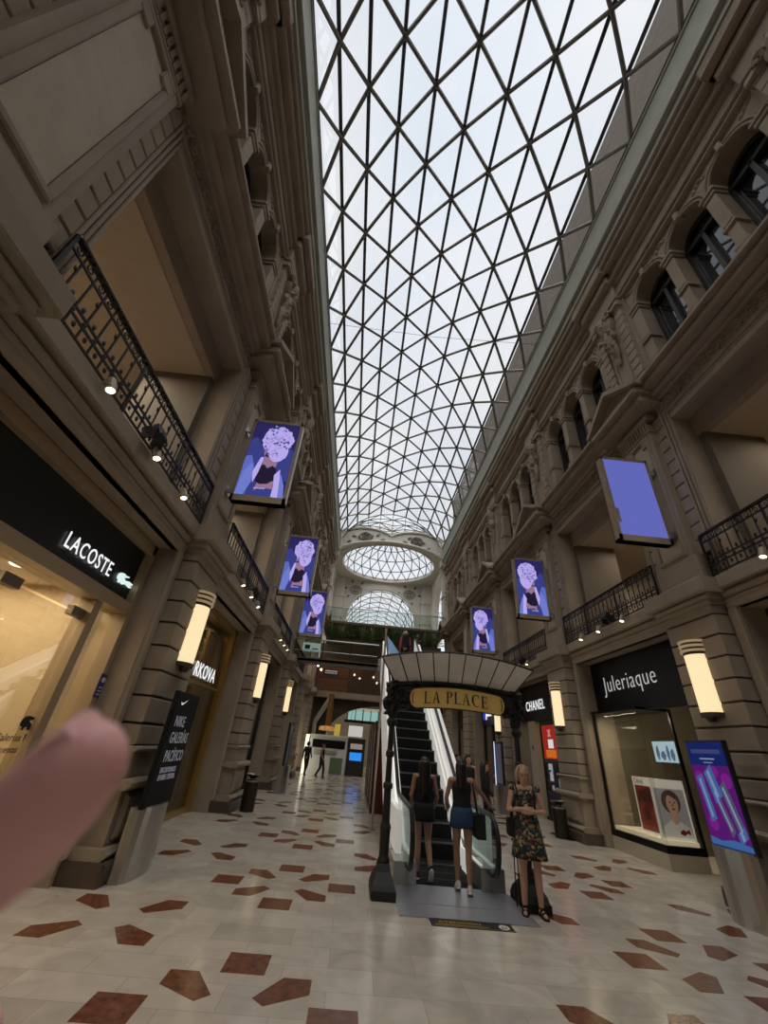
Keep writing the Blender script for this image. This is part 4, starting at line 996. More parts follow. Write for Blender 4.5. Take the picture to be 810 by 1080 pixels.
tp(mb,[(.1,.88),(.9,.88),(.9,.925),(.1,.925)],6,1); tp(mb,[(.3,.82),(.7,.82),(.7,.835),(.3,.835)],4,1); tp(mb,[(.38,.785),(.62,.785),(.62,.795),(.38,.795)],4,1)
mb.build('picture',[emis('tot_blue',(.008,.02,.16),.62),emis('tot_purple',(.13,.008,.20),.62),emis('tot_cyan',(.06,.17,.45),.62),emis('tot_steel',(.10,.11,.2),.62),emis('tot_light',(.3,.35,.55),.62),emis('tot_pink',(.24,.015,.30),.62),emis('tot_faint',(.06,.07,.22),.62)],t)
totem_base(t,M,4.2,6.82,7.64,d=.18)
def dark_totem(sd,y,label,glow):
    M=SIDE[sd]; t=thing('advertising_totem',label,'totem',M@Vector((4.15,y,0)))
    mb=MB(M); mb.cbox(4.12,4.2,y-.42,y+.42,.86,2.3,.01); mb.build('panel',BLACKM,t)
    mb=MB(M); mb.box(4.112,4.12,y-.37,y+.37,.92,2.22); mb.build('picture',emis('dim_lilac',(.05,.045,.07),1) if glow else BLACK,t)
    mb=MB(M); mb.box(4.11,4.2,y+.42,y+.455,.86,2.3); mb.build('edge_light',emis('totem_edge',(.6,.75,1),1.6) if glow else BLACK,t)
    totem_base(t,M,4.16,y-.46,y+.46)
dark_totem(1,17.85,'dark advertising totem with a glowing blue-white edge behind the two walkers',True)
dark_totem(-1,18.2,'dark unlit advertising totem beyond the bin by the gold-draped window',False)
def bin_(x,y,label):
    t=thing('litter_bin',label,'bin',(x,y,0),'dark cylindrical litter bins')
    mb=MB(); mb.lathe([(.17,0),(.19,.01),(.19,.68),(.175,.70)],(x,y,0),18); mb.build('body',mat('bin_bronze',(.035,.03,.022),.35,.5),t)
    mb=MB(); mb.lathe([(.07,.69),(.07,.74),(.20,.82),(.215,.84),(.20,.84),(.10,.77)],(x,y,0),18); mb.build('ash_bowl',mat('bin_steel',(.25,.24,.22),.25,.9),t)
    mb=MB(); mb.lathe([(.193,.66),(.193,.70)],(x,y,0),18); mb.build('rim_band',INOX,t)
bin_(-2.62,13.35,'dark litter bin beside the gold-draped shop window')
bin_(6.02,13.45,'dark litter bin behind the woman in the floral dress')

# ------------------------------------------------------------------ escalator
EX=1.68; SL=.62; YB=9.25      # centre, slope, where the steps start to climb
def ez(y): return max(0,min(5.0,SL*(y-YB)))
YT=YB+5.0/SL
esc=thing('escalator','long escalator with pale panels climbing through the yellow sign arch','escalator',(EX,8,0))
mb=MB(); mb.prism([(EX-.88,6.63),(EX+.88,6.63),(EX+.88,7.95),(EX-.86,7.95),(EX-.88,7.9)],'z',0,.012); mb.box(EX-.86,EX+.86,7.1,7.12,.012,.016); mb.build('floor_plate',mat('plate_steel',(.42,.43,.47),.38,.6,bump=.05,bscale=150),esc)
mb=MB(); STEPM=mat('step_black',(.008,.008,.008),.8,spec=.2); NOSE=mat('step_nosing',(.10,.10,.095),.5,.3)
nst=int((YT-YB)/.4)+5
for i in range(nst):
    y=7.95+.4*i; z=max(0.006,min(5.0,SL*(y+.2-YB)-.02)) if y>YB-.4 else .008
    zprev=max(0,z-.25)
    if y+.4>YT+.5: break
    o=MB(); o.box(EX-.5,EX+.5,y,y+.44,max(-.02,z-.32),z)
    o.cur=1; o.box(EX-.5,EX+.5,y-.004,y+.03,z-.025,z+.003); o.cur=0
    for k in range(26): o.box(EX-.49+.038*k,EX-.475+.038*k,y+.03,y+.42,z,z+.008)
    for k in range(26): o.box(EX-.49+.038*k,EX-.475+.038*k,y-.006,y,max(-.02,z-.3),z-.03)
    o.build('step',[STEPM,NOSE],esc)
def esc_profile(off,ys): return [(y,ez(y)+off) for y in ys]
YL=[8.3,9.0,YB,YB+.4,YB+3,YB+6,YT-.4,YT,YT+.4]
def rail_z(y): 
    b=YB+.35
    return .93+max(0,min(5.0,SL*(y-b)))
SATIN=mat('satin_white_panel_glow',(.76,.75,.71),.3,.1,(1,.98,.92),.32); SATIN2=mat('satin_grey_panel',(.42,.42,.41),.25,.6)  # faint glow added to the white panel so it reads brightly lit
for s,nm in ((-1,'inner'),(1,'outer')):
    x0=EX+s*.53; x1=EX+s*.74; xa,xb=sorted((x0,x1))
    # newel and handrail loop
    pts=[]
    K=10
    for i in range(K+1):
        a=-PI/2+PI*i/K; pts.append((7.72-.34*math.cos(a)*1.0,.60+.36*math.sin(a)))
    pts=[(8.9,.24),(8.1,.24)]+[(p[0],p[1]) for p in pts]
    tops=[(8.3,.96),(9.2,.98)]+[(y,rail_z(y)+.03) for y in (YB+.2,YB+.5,YB+1,YB+4,YT,YT+.3,YT+.6)]
    path=[(EX+s*.64,y,z) for y,z in pts+tops]
    mb=MB(); mb.tube(path,.04,8); mb.build('handrail',mat('handrail_rubber',(.01,.01,.01),.35),esc)
    # glass newel end, pale inner panel up the slope
    mb=MB(); poly=[(p[0]+.06,p[1]) for p in pts[2:]]+[(8.5,.92),(9.3,.93),(9.3,.32),(8.4,.30)]
    mb.prism(poly,'x',EX+s*.64-.008,EX+s*.64+.008); mb.build('glass_end',GLASS_GRN,esc)
    ys=[9.3,YB+.5,YB+2,YB+5,YT,YT+.4]
    up=[(y,rail_z(y)-.03) for y in ys]; lo=[(y,ez(y)+.30) for y in ys]
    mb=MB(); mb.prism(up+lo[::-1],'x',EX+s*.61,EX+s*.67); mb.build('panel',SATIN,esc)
    ys=[8.0,9.0,YB,YB+.3,YB+2,YB+5,YT,YT+.4]
    up=[(y,ez(y)+.30) for y in ys]; lo=[(y,max(0,ez(y)-.1)) for y in ys]
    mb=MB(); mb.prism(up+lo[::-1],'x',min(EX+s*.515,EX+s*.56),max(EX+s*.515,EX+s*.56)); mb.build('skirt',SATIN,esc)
    a,b=sorted((EX+s*.5,EX+s*.86)); mb=MB(); mb.cbox(a,b,7.86,8.6,0,.28,.01); mb.build('newel_box',SATIN2,esc)
    ys=[8.25,9.2,YB+.35,YB+2,YB+5,YT-.3,YT]
    up=[(y,rail_z(y)-.06) for y in ys]; lo=[(y,max(.30,ez(y)-.75)) for y in ys]
    mb=MB(); mb.prism(up+lo[::-1],'x',min(EX+s*.70,EX+s*.80),max(EX+s*.70,EX+s*.80)); mb.build('side_cladding',mat('white_cladding_glow',(.8,.8,.77),.3,0,(1,.98,.94),.22),esc)  # cladding gets an added glow too, to match the bright inner panels
mb=MB(); mb.prism([(YB+.9,-.02+ez(YB+.9)-.72),(YT,4.3),(YT+1.6,4.3),(YT+1.6,4.2),(YT,4.2),(YB+1.1,ez(YB+1.1)-.85)],'x',EX-.8,EX+.8); mb.build('underside',SATIN2,esc)
mb=MB(); mb.box(EX-.9,EX+.9,YT+.3,YT+1.7,4.7,4.99); mb.build('landing',SATIN2,esc)
ins=MB(); 
for k,ch in enumerate('S'): pass
# warning mat on the floor
t=thing('warning_mat','black and yellow warning strip with lettering on the floor before the escalator plate','mat',(1.66,6.51,0))
mb=MB(); mb.box(1.16,2.17,6.405,6.625,0,.004); mb.build('strip',BLACKM,t)
mb=MB(); text_mesh(mb,'ATENCIÓN',(1.26,6.52,.005),(1,0,0),(0,1,0),.085,.0006,.001,sx=1.15); mb.build('lettering',mat('mat_yellow',(.5,.33,.03),.6),t)
mb=MB()
for k in range(34): mb.box(1.22+.019*k,1.233+.019*k,6.455,6.478,.004,.0055)
mb.build('small_print',MATS['mat_yellow'],t); mb=MB()
for k in range(50): mb.box(1.17+.02*k,1.18+.02*k,6.412,6.424,.004,.0055)
mb.build('edge_marks',mat('mat_yellow',(.5,.33,.03),.6),t)
mb=MB(); mb.prism([(2.06+.065*math.cos(2*PI*i/20),6.515+.075*math.sin(2*PI*i/20)) for i in range(20)],'z',.004,.0055)
mb.cur=1
for dx in (-.02,.02): mb.prism([(2.06+dx+.008*math.cos(2*PI*i/8),6.53+.01*math.sin(2*PI*i/8)) for i in range(8)],'z',.0055,.007)
mb.tube([(2.06+.035*math.cos(R(a)),6.515+.035*math.sin(R(a)),.006) for a in range(200,345,20)],.004,4)
mb.build('face_sign',[WHITE,BLACKM],t)

# ------------------------------------------------------------------ the iron arch with the fan canopy
t=thing('canopy_arch','black iron arch with fan canopy and yellow sign over the escalator foot','canopy',(1.68,7.4,0))
PX=(.63,2.74); PY=7.42
for x in PX:
    mb=MB()
    mb.cbox(x-.17,x+.17,PY-.34,PY+.34,0,.10,.015); 
    mb.loft([[(x-a,PY-b,z),(x+a,PY-b,z),(x+a,PY+b,z),(x-a,PY+b,z)] for a,b,z in ((.16,.32,.10),(.15,.28,.16),(.10,.14,.26),(.085,.1,.34))])
    mb.build('post_base',CAST,t)
    mb=MB(); mb.lathe([(.085,.3),(.09,.36),(.07,.42),(.075,.7),(.085,.74),(.06,.8),(.055,1.2),(.075,1.22),(.075,1.27),(.05,1.3),(.045,1.62),(.065,1.64),(.065,1.7),(.045,1.73),(.042,2.05),(.07,2.08),(.09,2.14),(.05,2.2)],(x,PY,0),12); mb.build('post',CAST,t)
    s=1 if x<1.6 else -1
    mb=MB()
    def spiral(cx,cz,r,d,tn,rt,st=0,dy=0):
        mb.tube([(cx+(r*(1-.75*i/16))*math.cos(st+d*tn*2*PI*i/16),PY+dy,cz+(r*(1-.75*i/16))*math.sin(st+d*tn*2*PI*i/16)) for i in range(17)],[rt*(1-.3*i/16) for i in range(17)],7)
    spiral(x+s*.07,2.60,.17,s,1.6,.045,PI/2); spiral(x-s*.04,2.42,.13,-s,1.5,.045,0); spiral(x+s*.19,2.46,.12,s,1.4,.04,PI); spiral(x+s*.02,2.26,.08,s,1.3,.035,1)
    mb.ell((x+s*.05,PY,2.52),(.16,.08,.2),10,8); mb.ell((x,PY,2.3),(.09,.08,.13),10,8)
    for k in range(16):
        a=random.uniform(0,6.28); c=(x+s*.06+random.uniform(-.13,.13),PY-.07,2.45+random.uniform(-.18,.22))
        leaf_y(mb,c,.13,.04,a)
    mb.build('scroll_bracket',CAST,t)
# arched rail above the sign
def archz(x,mid,end,h=1.06): q=(x-1.685)/h; return mid+(end-mid)*q*q
mb=MB(); xs=[.5+2.37*i/24 for i in range(25)]
mb.tube([(x,PY,archz(x,2.79,2.70,1.1)) for x in xs],.05,8); mb.tube([(x,PY-.02,archz(x,2.72,2.62,1.1)) for x in xs],.035,8)
for i in range(12): leaf_y(mb,(.75+.17*i,PY-.05,archz(.75+.17*i,2.75,2.66)),.14,.035,.3 if i%2 else 2.8)
mb.build('arch_rail',CAST,t)
# sign plaque
mb=MB(); top_=[];bot=[]
x0,x1=1.02,2.42; K=20
for i in range(K+1):
    x=x0+(x1-x0)*i/K; q=(x-1.72)/.7; top_.append((x,2.73-.055*q*q)); bot.append((x,2.40-.035*q*q))
zl=(top_[0][1]+bot[0][1])/2; hl=(top_[0][1]-bot[0][1])/2
left=[(x0-hl*.8*math.sin(PI*i/8),zl-hl*math.cos(PI*i/8)) for i in range(1,8)]; rightc=[(x1+hl*.8*math.sin(PI*i/8),zl+hl*math.cos(PI*i/8)) for i in range(1,8)]
outline=bot[::-1]+left+top_+rightc
mb.prism(outline,'y',PY-.10,PY-.05); pl=mb.build('sign_plaque',mat('yellow_plaque',(.80,.56,.17),.45,var=.08),t)
mb=MB(); 
def thick_edge(pts): mb.tube([(x,PY-.10,z) for x,z in pts],.010,5,closed=True)
thick_edge(outline)
for s,cx in ((-1,x0-.06),(1,x1+.06)): mb.tube([(cx+s*-.02+.03*math.cos(R(a))*s,PY-.108,zl+.09*math.sin(R(a))) for a in range(-80,81,20)],.008,5)
mb.build('plaque_border',mat('plaque_dark',(.03,.02,.01),.6),pl)
GLY={ # serif capitals, drawn as stroke quads in a 0..1 box
'L':(.62,[(.1,0,.24,1),],[[(.1,.0),(.62,0),(.62,.22),(.58,.06),(.24,.05)],[(0,0),(.34,0),(.34,.03),(0,.03)],[(0,.97),(.34,.97),(.34,1),(0,1)]]),
'A':(.80,[],[[(.1,0),(.15,0),(.42,.92),(.40,1)],[(.40,1),(.56,0),(.72,0),(.45,1)],[(.22,.33),(.60,.33),(.60,.37),(.22,.37)],[(0,0),(.26,0),(.26,.03),(0,.03)],[(.48,0),(.82,0),(.82,.03),(.48,.03)]]),
'P':(.62,[(.1,0,.24,1)],[[(.24,1),(.45,1),(.58,.93),(.63,.77),(.58,.6),(.45,.52),(.24,.51),(.24,.55),(.4,.56),(.47,.64),(.49,.77),(.47,.89),(.4,.96),(.24,.96)],[(0,0),(.34,0),(.34,.03),(0,.03)],[(0,.97),(.3,.97),(.3,1),(0,1)]]),
'C':(.74,[],[[(.70,.74),(.66,1.0),(.64,.94),(.5,1.01),(.36,1.01),(.15,.88),(.03,.65),(.03,.36),(.15,.12),(.36,-.01),(.52,-.01),(.70,.12),(.70,.16),(.52,.04),(.40,.04),(.25,.15),(.18,.37),(.18,.64),(.25,.86),(.4,.96),(.52,.95),(.63,.86),(.67,.74)]]),
'E':(.64,[(.1,0,.24,1)],[[(.24,1),(.60,1),(.60,.78),(.56,.94),(.24,.95)],[(.24,.53),(.44,.53),(.46,.63),(.48,.63),(.48,.4),(.46,.4),(.44,.48),(.24,.48)],[(.24,0),(.62,0),(.64,.24),(.59,.06),(.24,.05)],[(0,0),(.3,0),(.3,.03),(0,.03)],[(0,.97),(.3,.97),(.3,1),(0,1)]])}
word='LA PLACE'; total=sum(GLY[c_][0]+.12 if c_!=' ' else .38 for c_ in word); hgt=.185; x=1.145; wsc=(2.27-1.145)/total
mb=MB()
for c_ in word:
    if c_==' ': x+=.38*wsc; continue
    w,bars,polys=GLY[c_]
    for (a,b,c2,d) in bars: polys=polys+[[(a,b),(c2,b),(c2,d),(a,d)]]
    for j,pg in enumerate(polys):
        mb.prism([(x+px*wsc,2.478-.04*((x+px*wsc-1.70)/.6)**2+pz*hgt) for px,pz in pg],'y',PY-.108-.0004*j,PY-.1)
    x+=(w+.12)*wsc
mb.build('lettering',mat('plaque_ink',(.035,.028,.02),.6),pl)
# fan canopy: nine panes between ribs, leaning up and outwards
NB=9
def fan(i,top):
    q=-1+2*i/NB
    if top: return Vector((1.665+1.30*q,6.98,3.245-.17*q*q))
    return Vector((1.70+1.07*q,7.40,2.815-.05*q*q))
PANE=mat('milky_glass',(.80,.78,.74),.35,0,var=.12,vscale=3)
for i in range(NB):
    a,b,c_,d=fan(i,0),fan(i+1,0),fan(i+1,1),fan(i,1); n_=(b-a).cross(d-a).normalized()*.006
    mb=MB(); mb.add([p+n_ for p in (a,b,c_,d)]+[p-n_ for p in (a,b,c_,d)],[(0,1,2,3),(7,6,5,4),(0,4,5,1),(1,5,6,2),(2,6,7,3),(3,7,4,0)]); mb.build('canopy_pane',PANE,t)
for i in range(NB+1):
    mb=MB(); mb.tube([fan(i,0),fan(i,1)],.013,6); mb.build('canopy_rib',CAST,t)
mb=MB(); mb.tube([fan(i,1) for i in range(NB+1)],.016,6); mb.build('canopy_edge',CAST,t)

# ------------------------------------------------------------------ under and around the escalator's upper part
t=thing('panelled_booth','dark red wooden booth standing under the climbing escalator','booth',(1.2,17.5,0))
mb=MB(); mb.prism([(14.9,0),(20.6,0),(20.6,2.5),(16,2.5),(14.9,2.3)],'x',.78,2.5)
mb.build('body',REDWOOD,t)
mb=MB(); 
for y in (14.95,16.8,18.7,20.5): mb.box(.755,.785,y-.05,y+.05,.1,2.3)
mb.box(.75,.79,14.9,20.6,2.3,2.5); mb.box(.75,.79,14.9,20.6,0,.12); mb.build('trim_strip',mat('red_wood_dark',(.05,.012,.008),.4),t)
mb=MB(); mb.tube([(.74,18.0,1.0),(.70,18.0,1.0),(.70,18.0,1.12)],.02,6); mb.build('handle',INOX,t)
t=thing('support_post','thin pale post rising beside the escalator near the red booth','post',(.72,12.2,0))
mb=MB(); mb.tube([(.70,12.2,0),(.70,12.2,4.9)],.03,8); mb.build('shaft',mat('pinkish_metal',(.45,.36,.33),.4,.3),t); mb=MB(); mb.box(.62,.78,12.12,12.28,0,.03); mb.build('base_plate',INOX,t)
# glass bridge at first-floor level
t=thing('glass_bridge','glass sided footbridge between the escalator landing and the left wall','bridge',(-1,21,4.85))
mb=MB(); mb.box(XC-5.1,.82,19.2,20.2,4.88,4.98); mb.box(XC-5.1,.82,19.2,19.3,4.80,5.02); mb.build('deck',mat('bridge_edge',(.12,.10,.085),.4,.4),t)
mb=MB(); mb.box(-3.2,.80,19.30,19.33,5.02,5.85); mb.build('glass_side',GLASS_GRN,t)
mb=MB(); mb.tube([(-3.2,19.31,5.88),(.82,19.31,5.88)],.03,8); mb.tube([(-3.2,19.31,5.36),(.82,19.31,5.36)],.015,6); mb.build('handrail',INOX,t)
for x in (-3.1,-1.8,-.5,.8):
    mb=MB(); mb.box(x-.02,x+.02,19.28,19.34,4.98,5.88); mb.build('post',IRON,t)
mb=MB(); mb.box(.84,2.75,19.05,22,4.72,4.98); struct('floor_upper_landing',mb,STONE)
t=thing('bridge_notice','small white screen standing behind the glass of the footbridge','notice',(-2.3,20.5,5.0))
mb=MB(); mb.box(-2.85,-2.0,20.0,20.05,5.45,5.85); mb.build('panel',emis('notice_glow',(.5,.6,.58),.6),t)
mb=MB(); mb.box(-2.75,-2.5,19.99,20.0,5.55,5.75); mb.box(-2.4,-2.1,19.99,20.0,5.55,5.6); mb.build('picture',mat('notice_dark',(.1,.12,.12),.6),t)
mb=MB(); mb.tube([(-2.43,20.03,4.985),(-2.43,20.03,5.45)],.025,6); mb.build('stand',BLACKM,t)
t=thing('feather_flag','pale blue triangular flag at the top of the escalator','flag',(1.35,20.3,5.0))
mb=MB(); mb.tube([(1.30,20.2,4.98),(1.27,20.2,6.55)],.02,6); mb.build('pole',WHITE,t)
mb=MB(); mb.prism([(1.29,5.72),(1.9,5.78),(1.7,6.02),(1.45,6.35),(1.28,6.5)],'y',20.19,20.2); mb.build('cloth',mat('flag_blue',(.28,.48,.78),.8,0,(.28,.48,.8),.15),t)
# first floor beyond: wooden shop, its sign and balcony posts
t=thing('wooden_shop','warm wooden shop front on the upper floor behind the glass bridge','shop',(-1.5,34,5))
mb=MB(); mb.box(-4.2,-.7,34.0,34.3,5.0,7.6); 
for k in range(9): mb.box(-4.2,-.7,33.97,34.0,5.05+.28*k,5.29+.28*k)
mb.build('board_wall',WOOD,t)
mb=MB(); mb.box(-2.85,-1.65,33.90,33.97,6.35,6.85); sg=mb.build('sign_board',mat('shop_sign_dark',(.05,.045,.04),.5),t)
mb=MB()
for k in range(8):
    for z,w in ((6.62,.09),(6.47,.07)): mb.box(-2.7+.125*k,-2.7+.125*k+w,33.88,33.90,z,z+.09)
mb.build('lettering',emis('faint_letters',(.5,.48,.45),.6),sg)
mb=MB(); mb.box(-.7,1.9,34.0,34.3,5.0,7.6); mb.build('side_wall',mat('dark_room',(.10,.06,.035),.7),t)
for x,z in ((-.35,6.55),(.1,6.3),(1.2,6.5),(1.5,6.1)):
    mb=MB(); mb.ell((x,33.93,z),(.07,.07,.09),8,6); tag(mb.build('globe_lamp',emis('warm_globe',(1,.8,.6),1.5)),'small warm globe lamp in the dark upstairs room beside the wooden shop','lamp','upstairs globe lamps')
t=thing('upper_railing','brown railing with square posts along the upper floor edge under the glass bridge','railing',(0,32.4,5))
mb=MB(); mb.box(-3.4,2.2,32.38,32.45,5.98,6.05); mb.box(-3.4,2.2,32.38,32.45,5.5,5.53); mb.build('rails',mat('brown_rail',(.07,.035,.02),.5),t)
for x in (-3.2,-.72,.35,1.3,2.1):
    mb=MB(); mb.box(x-.05,x+.05,32.36,32.47,5.02,7.0); mb.build('post',mat('brown_rail',(.07,.035,.02),.5),t)
for k in range(4):
    mb=MB(); mb.lathe([(.06,0),(.07,.12)],(-3.55+.27*k,30.5,6.9-.25*k),8); tag(mb.build('track_spot',EM_SPOT),'tiny track spotlight shining on the wooden upstairs shop','spotlight','track spotlights upstairs')
# plants along the terrace
GREEN=[mat('leaf%d'%i,c_,.6) for i,c_ in enumerate(((.11,.17,.055),(.17,.22,.07),(.07,.11,.045)))]
mb=MB(); mb.cbox(XC-4.4,XC+4.4,30.9,31.3,8.2,8.6,.03)
for x in (-2.5,0,3,5.8): mb.box(x-.05,x+.05,31.25,31.4,8.3,9.87)
tag(mb.build('planter_trough',mat('planter_brown',(.07,.05,.035),.8)),'long brown planter trough hung under the glass terrace balustrade','planter')
for k in range(11):
    x=-2.4+.80*k+random.uniform(-.12,.12); rnd=random.Random(k)
    pt=thing('fern',['bushy green fern','pale spiky green plant','dark leafy plant'][k%3]+' in the trough below the glass terrace balustrade','plant',(x,31.1,8.7),'ferns in the terrace trough')
    mb=MB()
    for j in range(120):
        a=rnd.uniform(0,6.28); L=rnd.uniform(.8,2.0); el=rnd.uniform(.35,1.5); w=.05
        d=Vector((math.cos(a)*math.cos(el),math.sin(a)*math.cos(el)*.6,math.sin(el))); p0=Vector((x,31.1,8.55)); sd_=d.cross(Vector((0,0,1))).normalized()*w
        m1=p0+d*L*.5; m2=p0+d*L+Vector((0,0,-.25*L))
        mb.add([p0,m1+sd_,m2,m1-sd_,m1+Vector((0,0,.02))],[(0,1,4),(1,2,4),(2,3,4),(3,0,4)])
    mb.build('fronds',GREEN[k%3],pt)
    mb=MB(); mb.tube([(x,31.1,8.6),(x,31.1,8.95)],.05,6); mb.build('stem',WOOD,pt)
t=thing('flower_pot','warm lit clay flower pot standing on the upper landing','pot',(3.1,21.6,4.98))
mb=MB(); mb.box(2.75,3.5,19.6,22,4.72,4.98); struct('floor_pot_ledge',mb,STONE)
mb=MB(); mb.lathe([(.14,0),(.22,.35),(.24,.36),(.24,.42),(.2,.42)],(3.1,21.6,4.98),14); mb.build('clay_pot',mat('clay',(.35,.15,.06),.7,0,(1,.4,.1),.12),t)  # orange light on the pot is put into the clay as glow
mb=MB(); rnd=random.Random(3)
for j in range(60):
    a=rnd.uniform(0,6.28); el=rnd.uniform(.2,1.4); L=rnd.uniform(.4,.9); d=Vector((math.cos(a)*math.cos(el),math.sin(a)*math.cos(el),math.sin(el))); p0=Vector((3.1,21.6,5.36)); sd_=d.cross(Vector((0,0,1))).normalized()*.05
    mb.add([p0,p0+d*L*.5+sd_,p0+d*L,p0+d*L*.5-sd_],[(0,1,2,3)])
mb.build('leaves',MATS['leaf0'],t)
# ------------------------------------------------------------------ far ground floor: white booth, screens
t=thing('white_booth','white service booth with a black top band and green panel at the far end','booth',(-1.5,30.4,0))
mb=MB(); mb.box(-2.75,-.30,30.1,31.3,0,2.1); mb.cbox(-2.8,-.26,30.02,31.3,2.05,2.16,.02); mb.build('body',mat('booth_white',(.62,.63,.58),.5),t)
mb=MB(); mb.box(-2.55,-.42,30.05,30.1,1.42,1.88); mb.build('dark_band',BLACK,t)
mb=MB(); mb.box(-1.28,-.48,30.05,30.1,.06,.92); mb.build('green_panel',mat('booth_green',(.10,.15,.085),.5),t)
mb=MB(); mb.box(-1.9,-1.2,30.03,30.05,2.08,2.14); mb.build('sign_strip',emis('strip_white',(.9,.9,.85),1),t)
mb=MB()
for z in (1.05,1.15,1.25): mb.box(-2.4,-.9,30.06,30.1,z,z+.02)
mb.build('shelf_lines',BLACKM,t)
t=thing('screen_cabinet','dark cabinet with a bright blue screen next to the white booth','cabinet',(.3,30.4,0))
mb=MB(); mb.box(-.26,.90,30.2,31.0,0,2.1); mb.build('body',mat('cab_dark',(.025,.022,.02),.4),t)
mb=MB(); mb.box(-.06,.72,30.16,30.2,.86,1.3); mb.build('blue_screen',emis('blue_screen',(.03,.25,.8),1),t)
mb=MB(); mb.box(-.06,.72,30.17,30.2,1.5,1.8); mb.build('picture',mat('cab_picture',(.35,.33,.28),.5,0,(.5,.45,.4),.3),t)
t=thing('hanging_poster','pale backlit poster hanging above the dark cabinet','poster',(.2,30.6,2.2))
mb=MB(); mb.box(-.3,.66,30.6,30.66,2.2,2.85); mb.build('sheet',emis('poster_glow',(.62,.6,.56),.8),t)
mb=MB(); mb.tube([(-.2,30.63,2.85),(-.2,30.63,4.6)],.01,4); mb.tube([(.55,30.63,2.85),(.55,30.63,4.6)],.01,4); mb.build('wire',IRON,t)
for px0,px1 in ((((332.3,760.7),(348.8,735.5))),):
    a_=at_y(*px0,32.0); b_=at_y(*px1,32.0); mb=MB(); mb.tube([a_,b_],.16,4); mb.tube([(a_.x,32,0),a_],.14,8); tag(mb.build('slanting_brace',mat('brace_plaster',(.45,.40,.32),.8)),'pale slanting brace under the far upper floor, beside the hanging brass lamp','brace')
t=thing('brass_pendant','wide brass pendant lamp glowing under the far arch','lamp',(-1.8,30.8,2.5))
mb=MB(); mb.lathe([(.5,2.42),(.55,2.5),(.5,2.66),(.1,2.72)],(-1.8,30.8,0),16); mb.build('shade',mat('brass_glow',(.4,.22,.06),.3,.6,(1,.5,.15),.25),t)
mb=MB(); mb.tube([(-1.75,30.8,2.7),(-1.75,30.8,4.7)],.2,10); mb.build('stem',mat('gold_brown',(.22,.11,.03),.4,.3),t)
t=thing('banner','yellow banner standing behind the white booth','banner',(-1.1,31.6,0))
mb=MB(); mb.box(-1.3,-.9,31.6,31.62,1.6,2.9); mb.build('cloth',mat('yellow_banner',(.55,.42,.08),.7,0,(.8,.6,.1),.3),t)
mb=MB(); mb.tube([(-1.1,31.64,0),(-1.1,31.64,2.95)],.02,6); mb.build('pole',BLACKM,t)
mb=MB(); mb.box(-2.95,-2.80,29.2,30.0,.0,2.1); tag(mb.build('lit_display_case',emis('case_glow',(1,.92,.7),1.3)),'tall bright display case against the wall before the white booth','display case')
t=thing('upper_window_band','teal lit glass band seen through the far arch','window',(1,36,3.4))
mb=MB(); mb.box(-.6,4.6,37,37.1,3.5,4.2); mb.build('glazing',emis('teal_glow',(.35,.62,.56),.7),t)
mb=MB()
for k in range(9): mb.box(-.6+.64*k,-.54+.64*k,36.9,37,3.3,4.3)
mb.box(-.8,4.8,36.9,37.1,3.3,3.5); mb.build('frame',BLACKM,t)

# ------------------------------------------------------------------ people
def remesh(mb,name,mats,vox,parent=None,smooth=5):
    o=mb.build(name,mats)
    m=o.modifiers.new('r','REMESH'); m.mode='VOXEL'; m.voxel_size=vox; m.use_smooth_shade=True
    if smooth: k=o.modifiers.new('s','SMOOTH'); k.iterations=smooth; k.factor=.5
    bpy.context.view_layer.update()
    me=bpy.data.meshes.new_from_object(o.evaluated_get(bpy.context.evaluated_depsgraph_get()))
    old=o.data; o.modifiers.clear(); o.data=me; bpy.data.meshes.remove(old); me.name=name
    me.materials.clear()
    for q in (mats if isinstance(mats,(list,tuple)) else [mats]): me.materials.append(q)
    for p in me.polygons: p.use_smooth=True; p.material_index=0
    if parent: me.transform(wm(parent).inverted()); o.parent=parent
    return o
def V(*a): return Vector(a)
def ering(c,rx,ry,n=16,tilt=None,wob=0):
    return [Vector((c[0]+rx*(1+wob*math.sin(5*2*PI*i/n))*math.cos(2*PI*i/n),c[1]+ry*(1+wob*math.sin(5*2*PI*i/n))*math.sin(2*PI*i/n),c[2])) for i in range(n)]
def hand(mb,w,d,nrm,side,L=.18,curl=.35,r=.0085):
    # w wrist, d direction of the hand, nrm palm normal, side: towards the thumb
    d=d.normalized(); nrm=(nrm-d*nrm.dot(d)).normalized(); sd=d.cross(nrm)
    if sd.dot(side)<0: sd=-sd
    pl=L*.5
    for q in (-.028,-.009,.010,.028): mb.cap_(w+sd*q*.6,w+d*pl+sd*q,.014,.0125,8)
    for i,(q,f) in enumerate(((.031,.40),(.011,.46),(-.010,.43),(-.030,.34))):
        b=w+d*pl+sd*q; k=b+(d*math.cos(curl)+nrm*math.sin(curl)+sd*q*1.2).normalized()*L*f*.5
        e=k+(d*math.cos(2.2*curl)+nrm*math.sin(2.2*curl)).normalized()*L*f*.5
        mb.cap_(b,k,r,r*.95,8); mb.cap_(k,e,r*.95,r*.8,8)
    b=w+d*pl*.25+sd*.028; k=b+(d*.6+sd*.75+nrm*.3).normalized()*L*.26; e=k+(d*.9+sd*.25+nrm*.3).normalized()*L*.2
    mb.cap_(b,k,r*1.4,r*1.15,8); mb.cap_(k,e,r*1.15,r*.9,8)
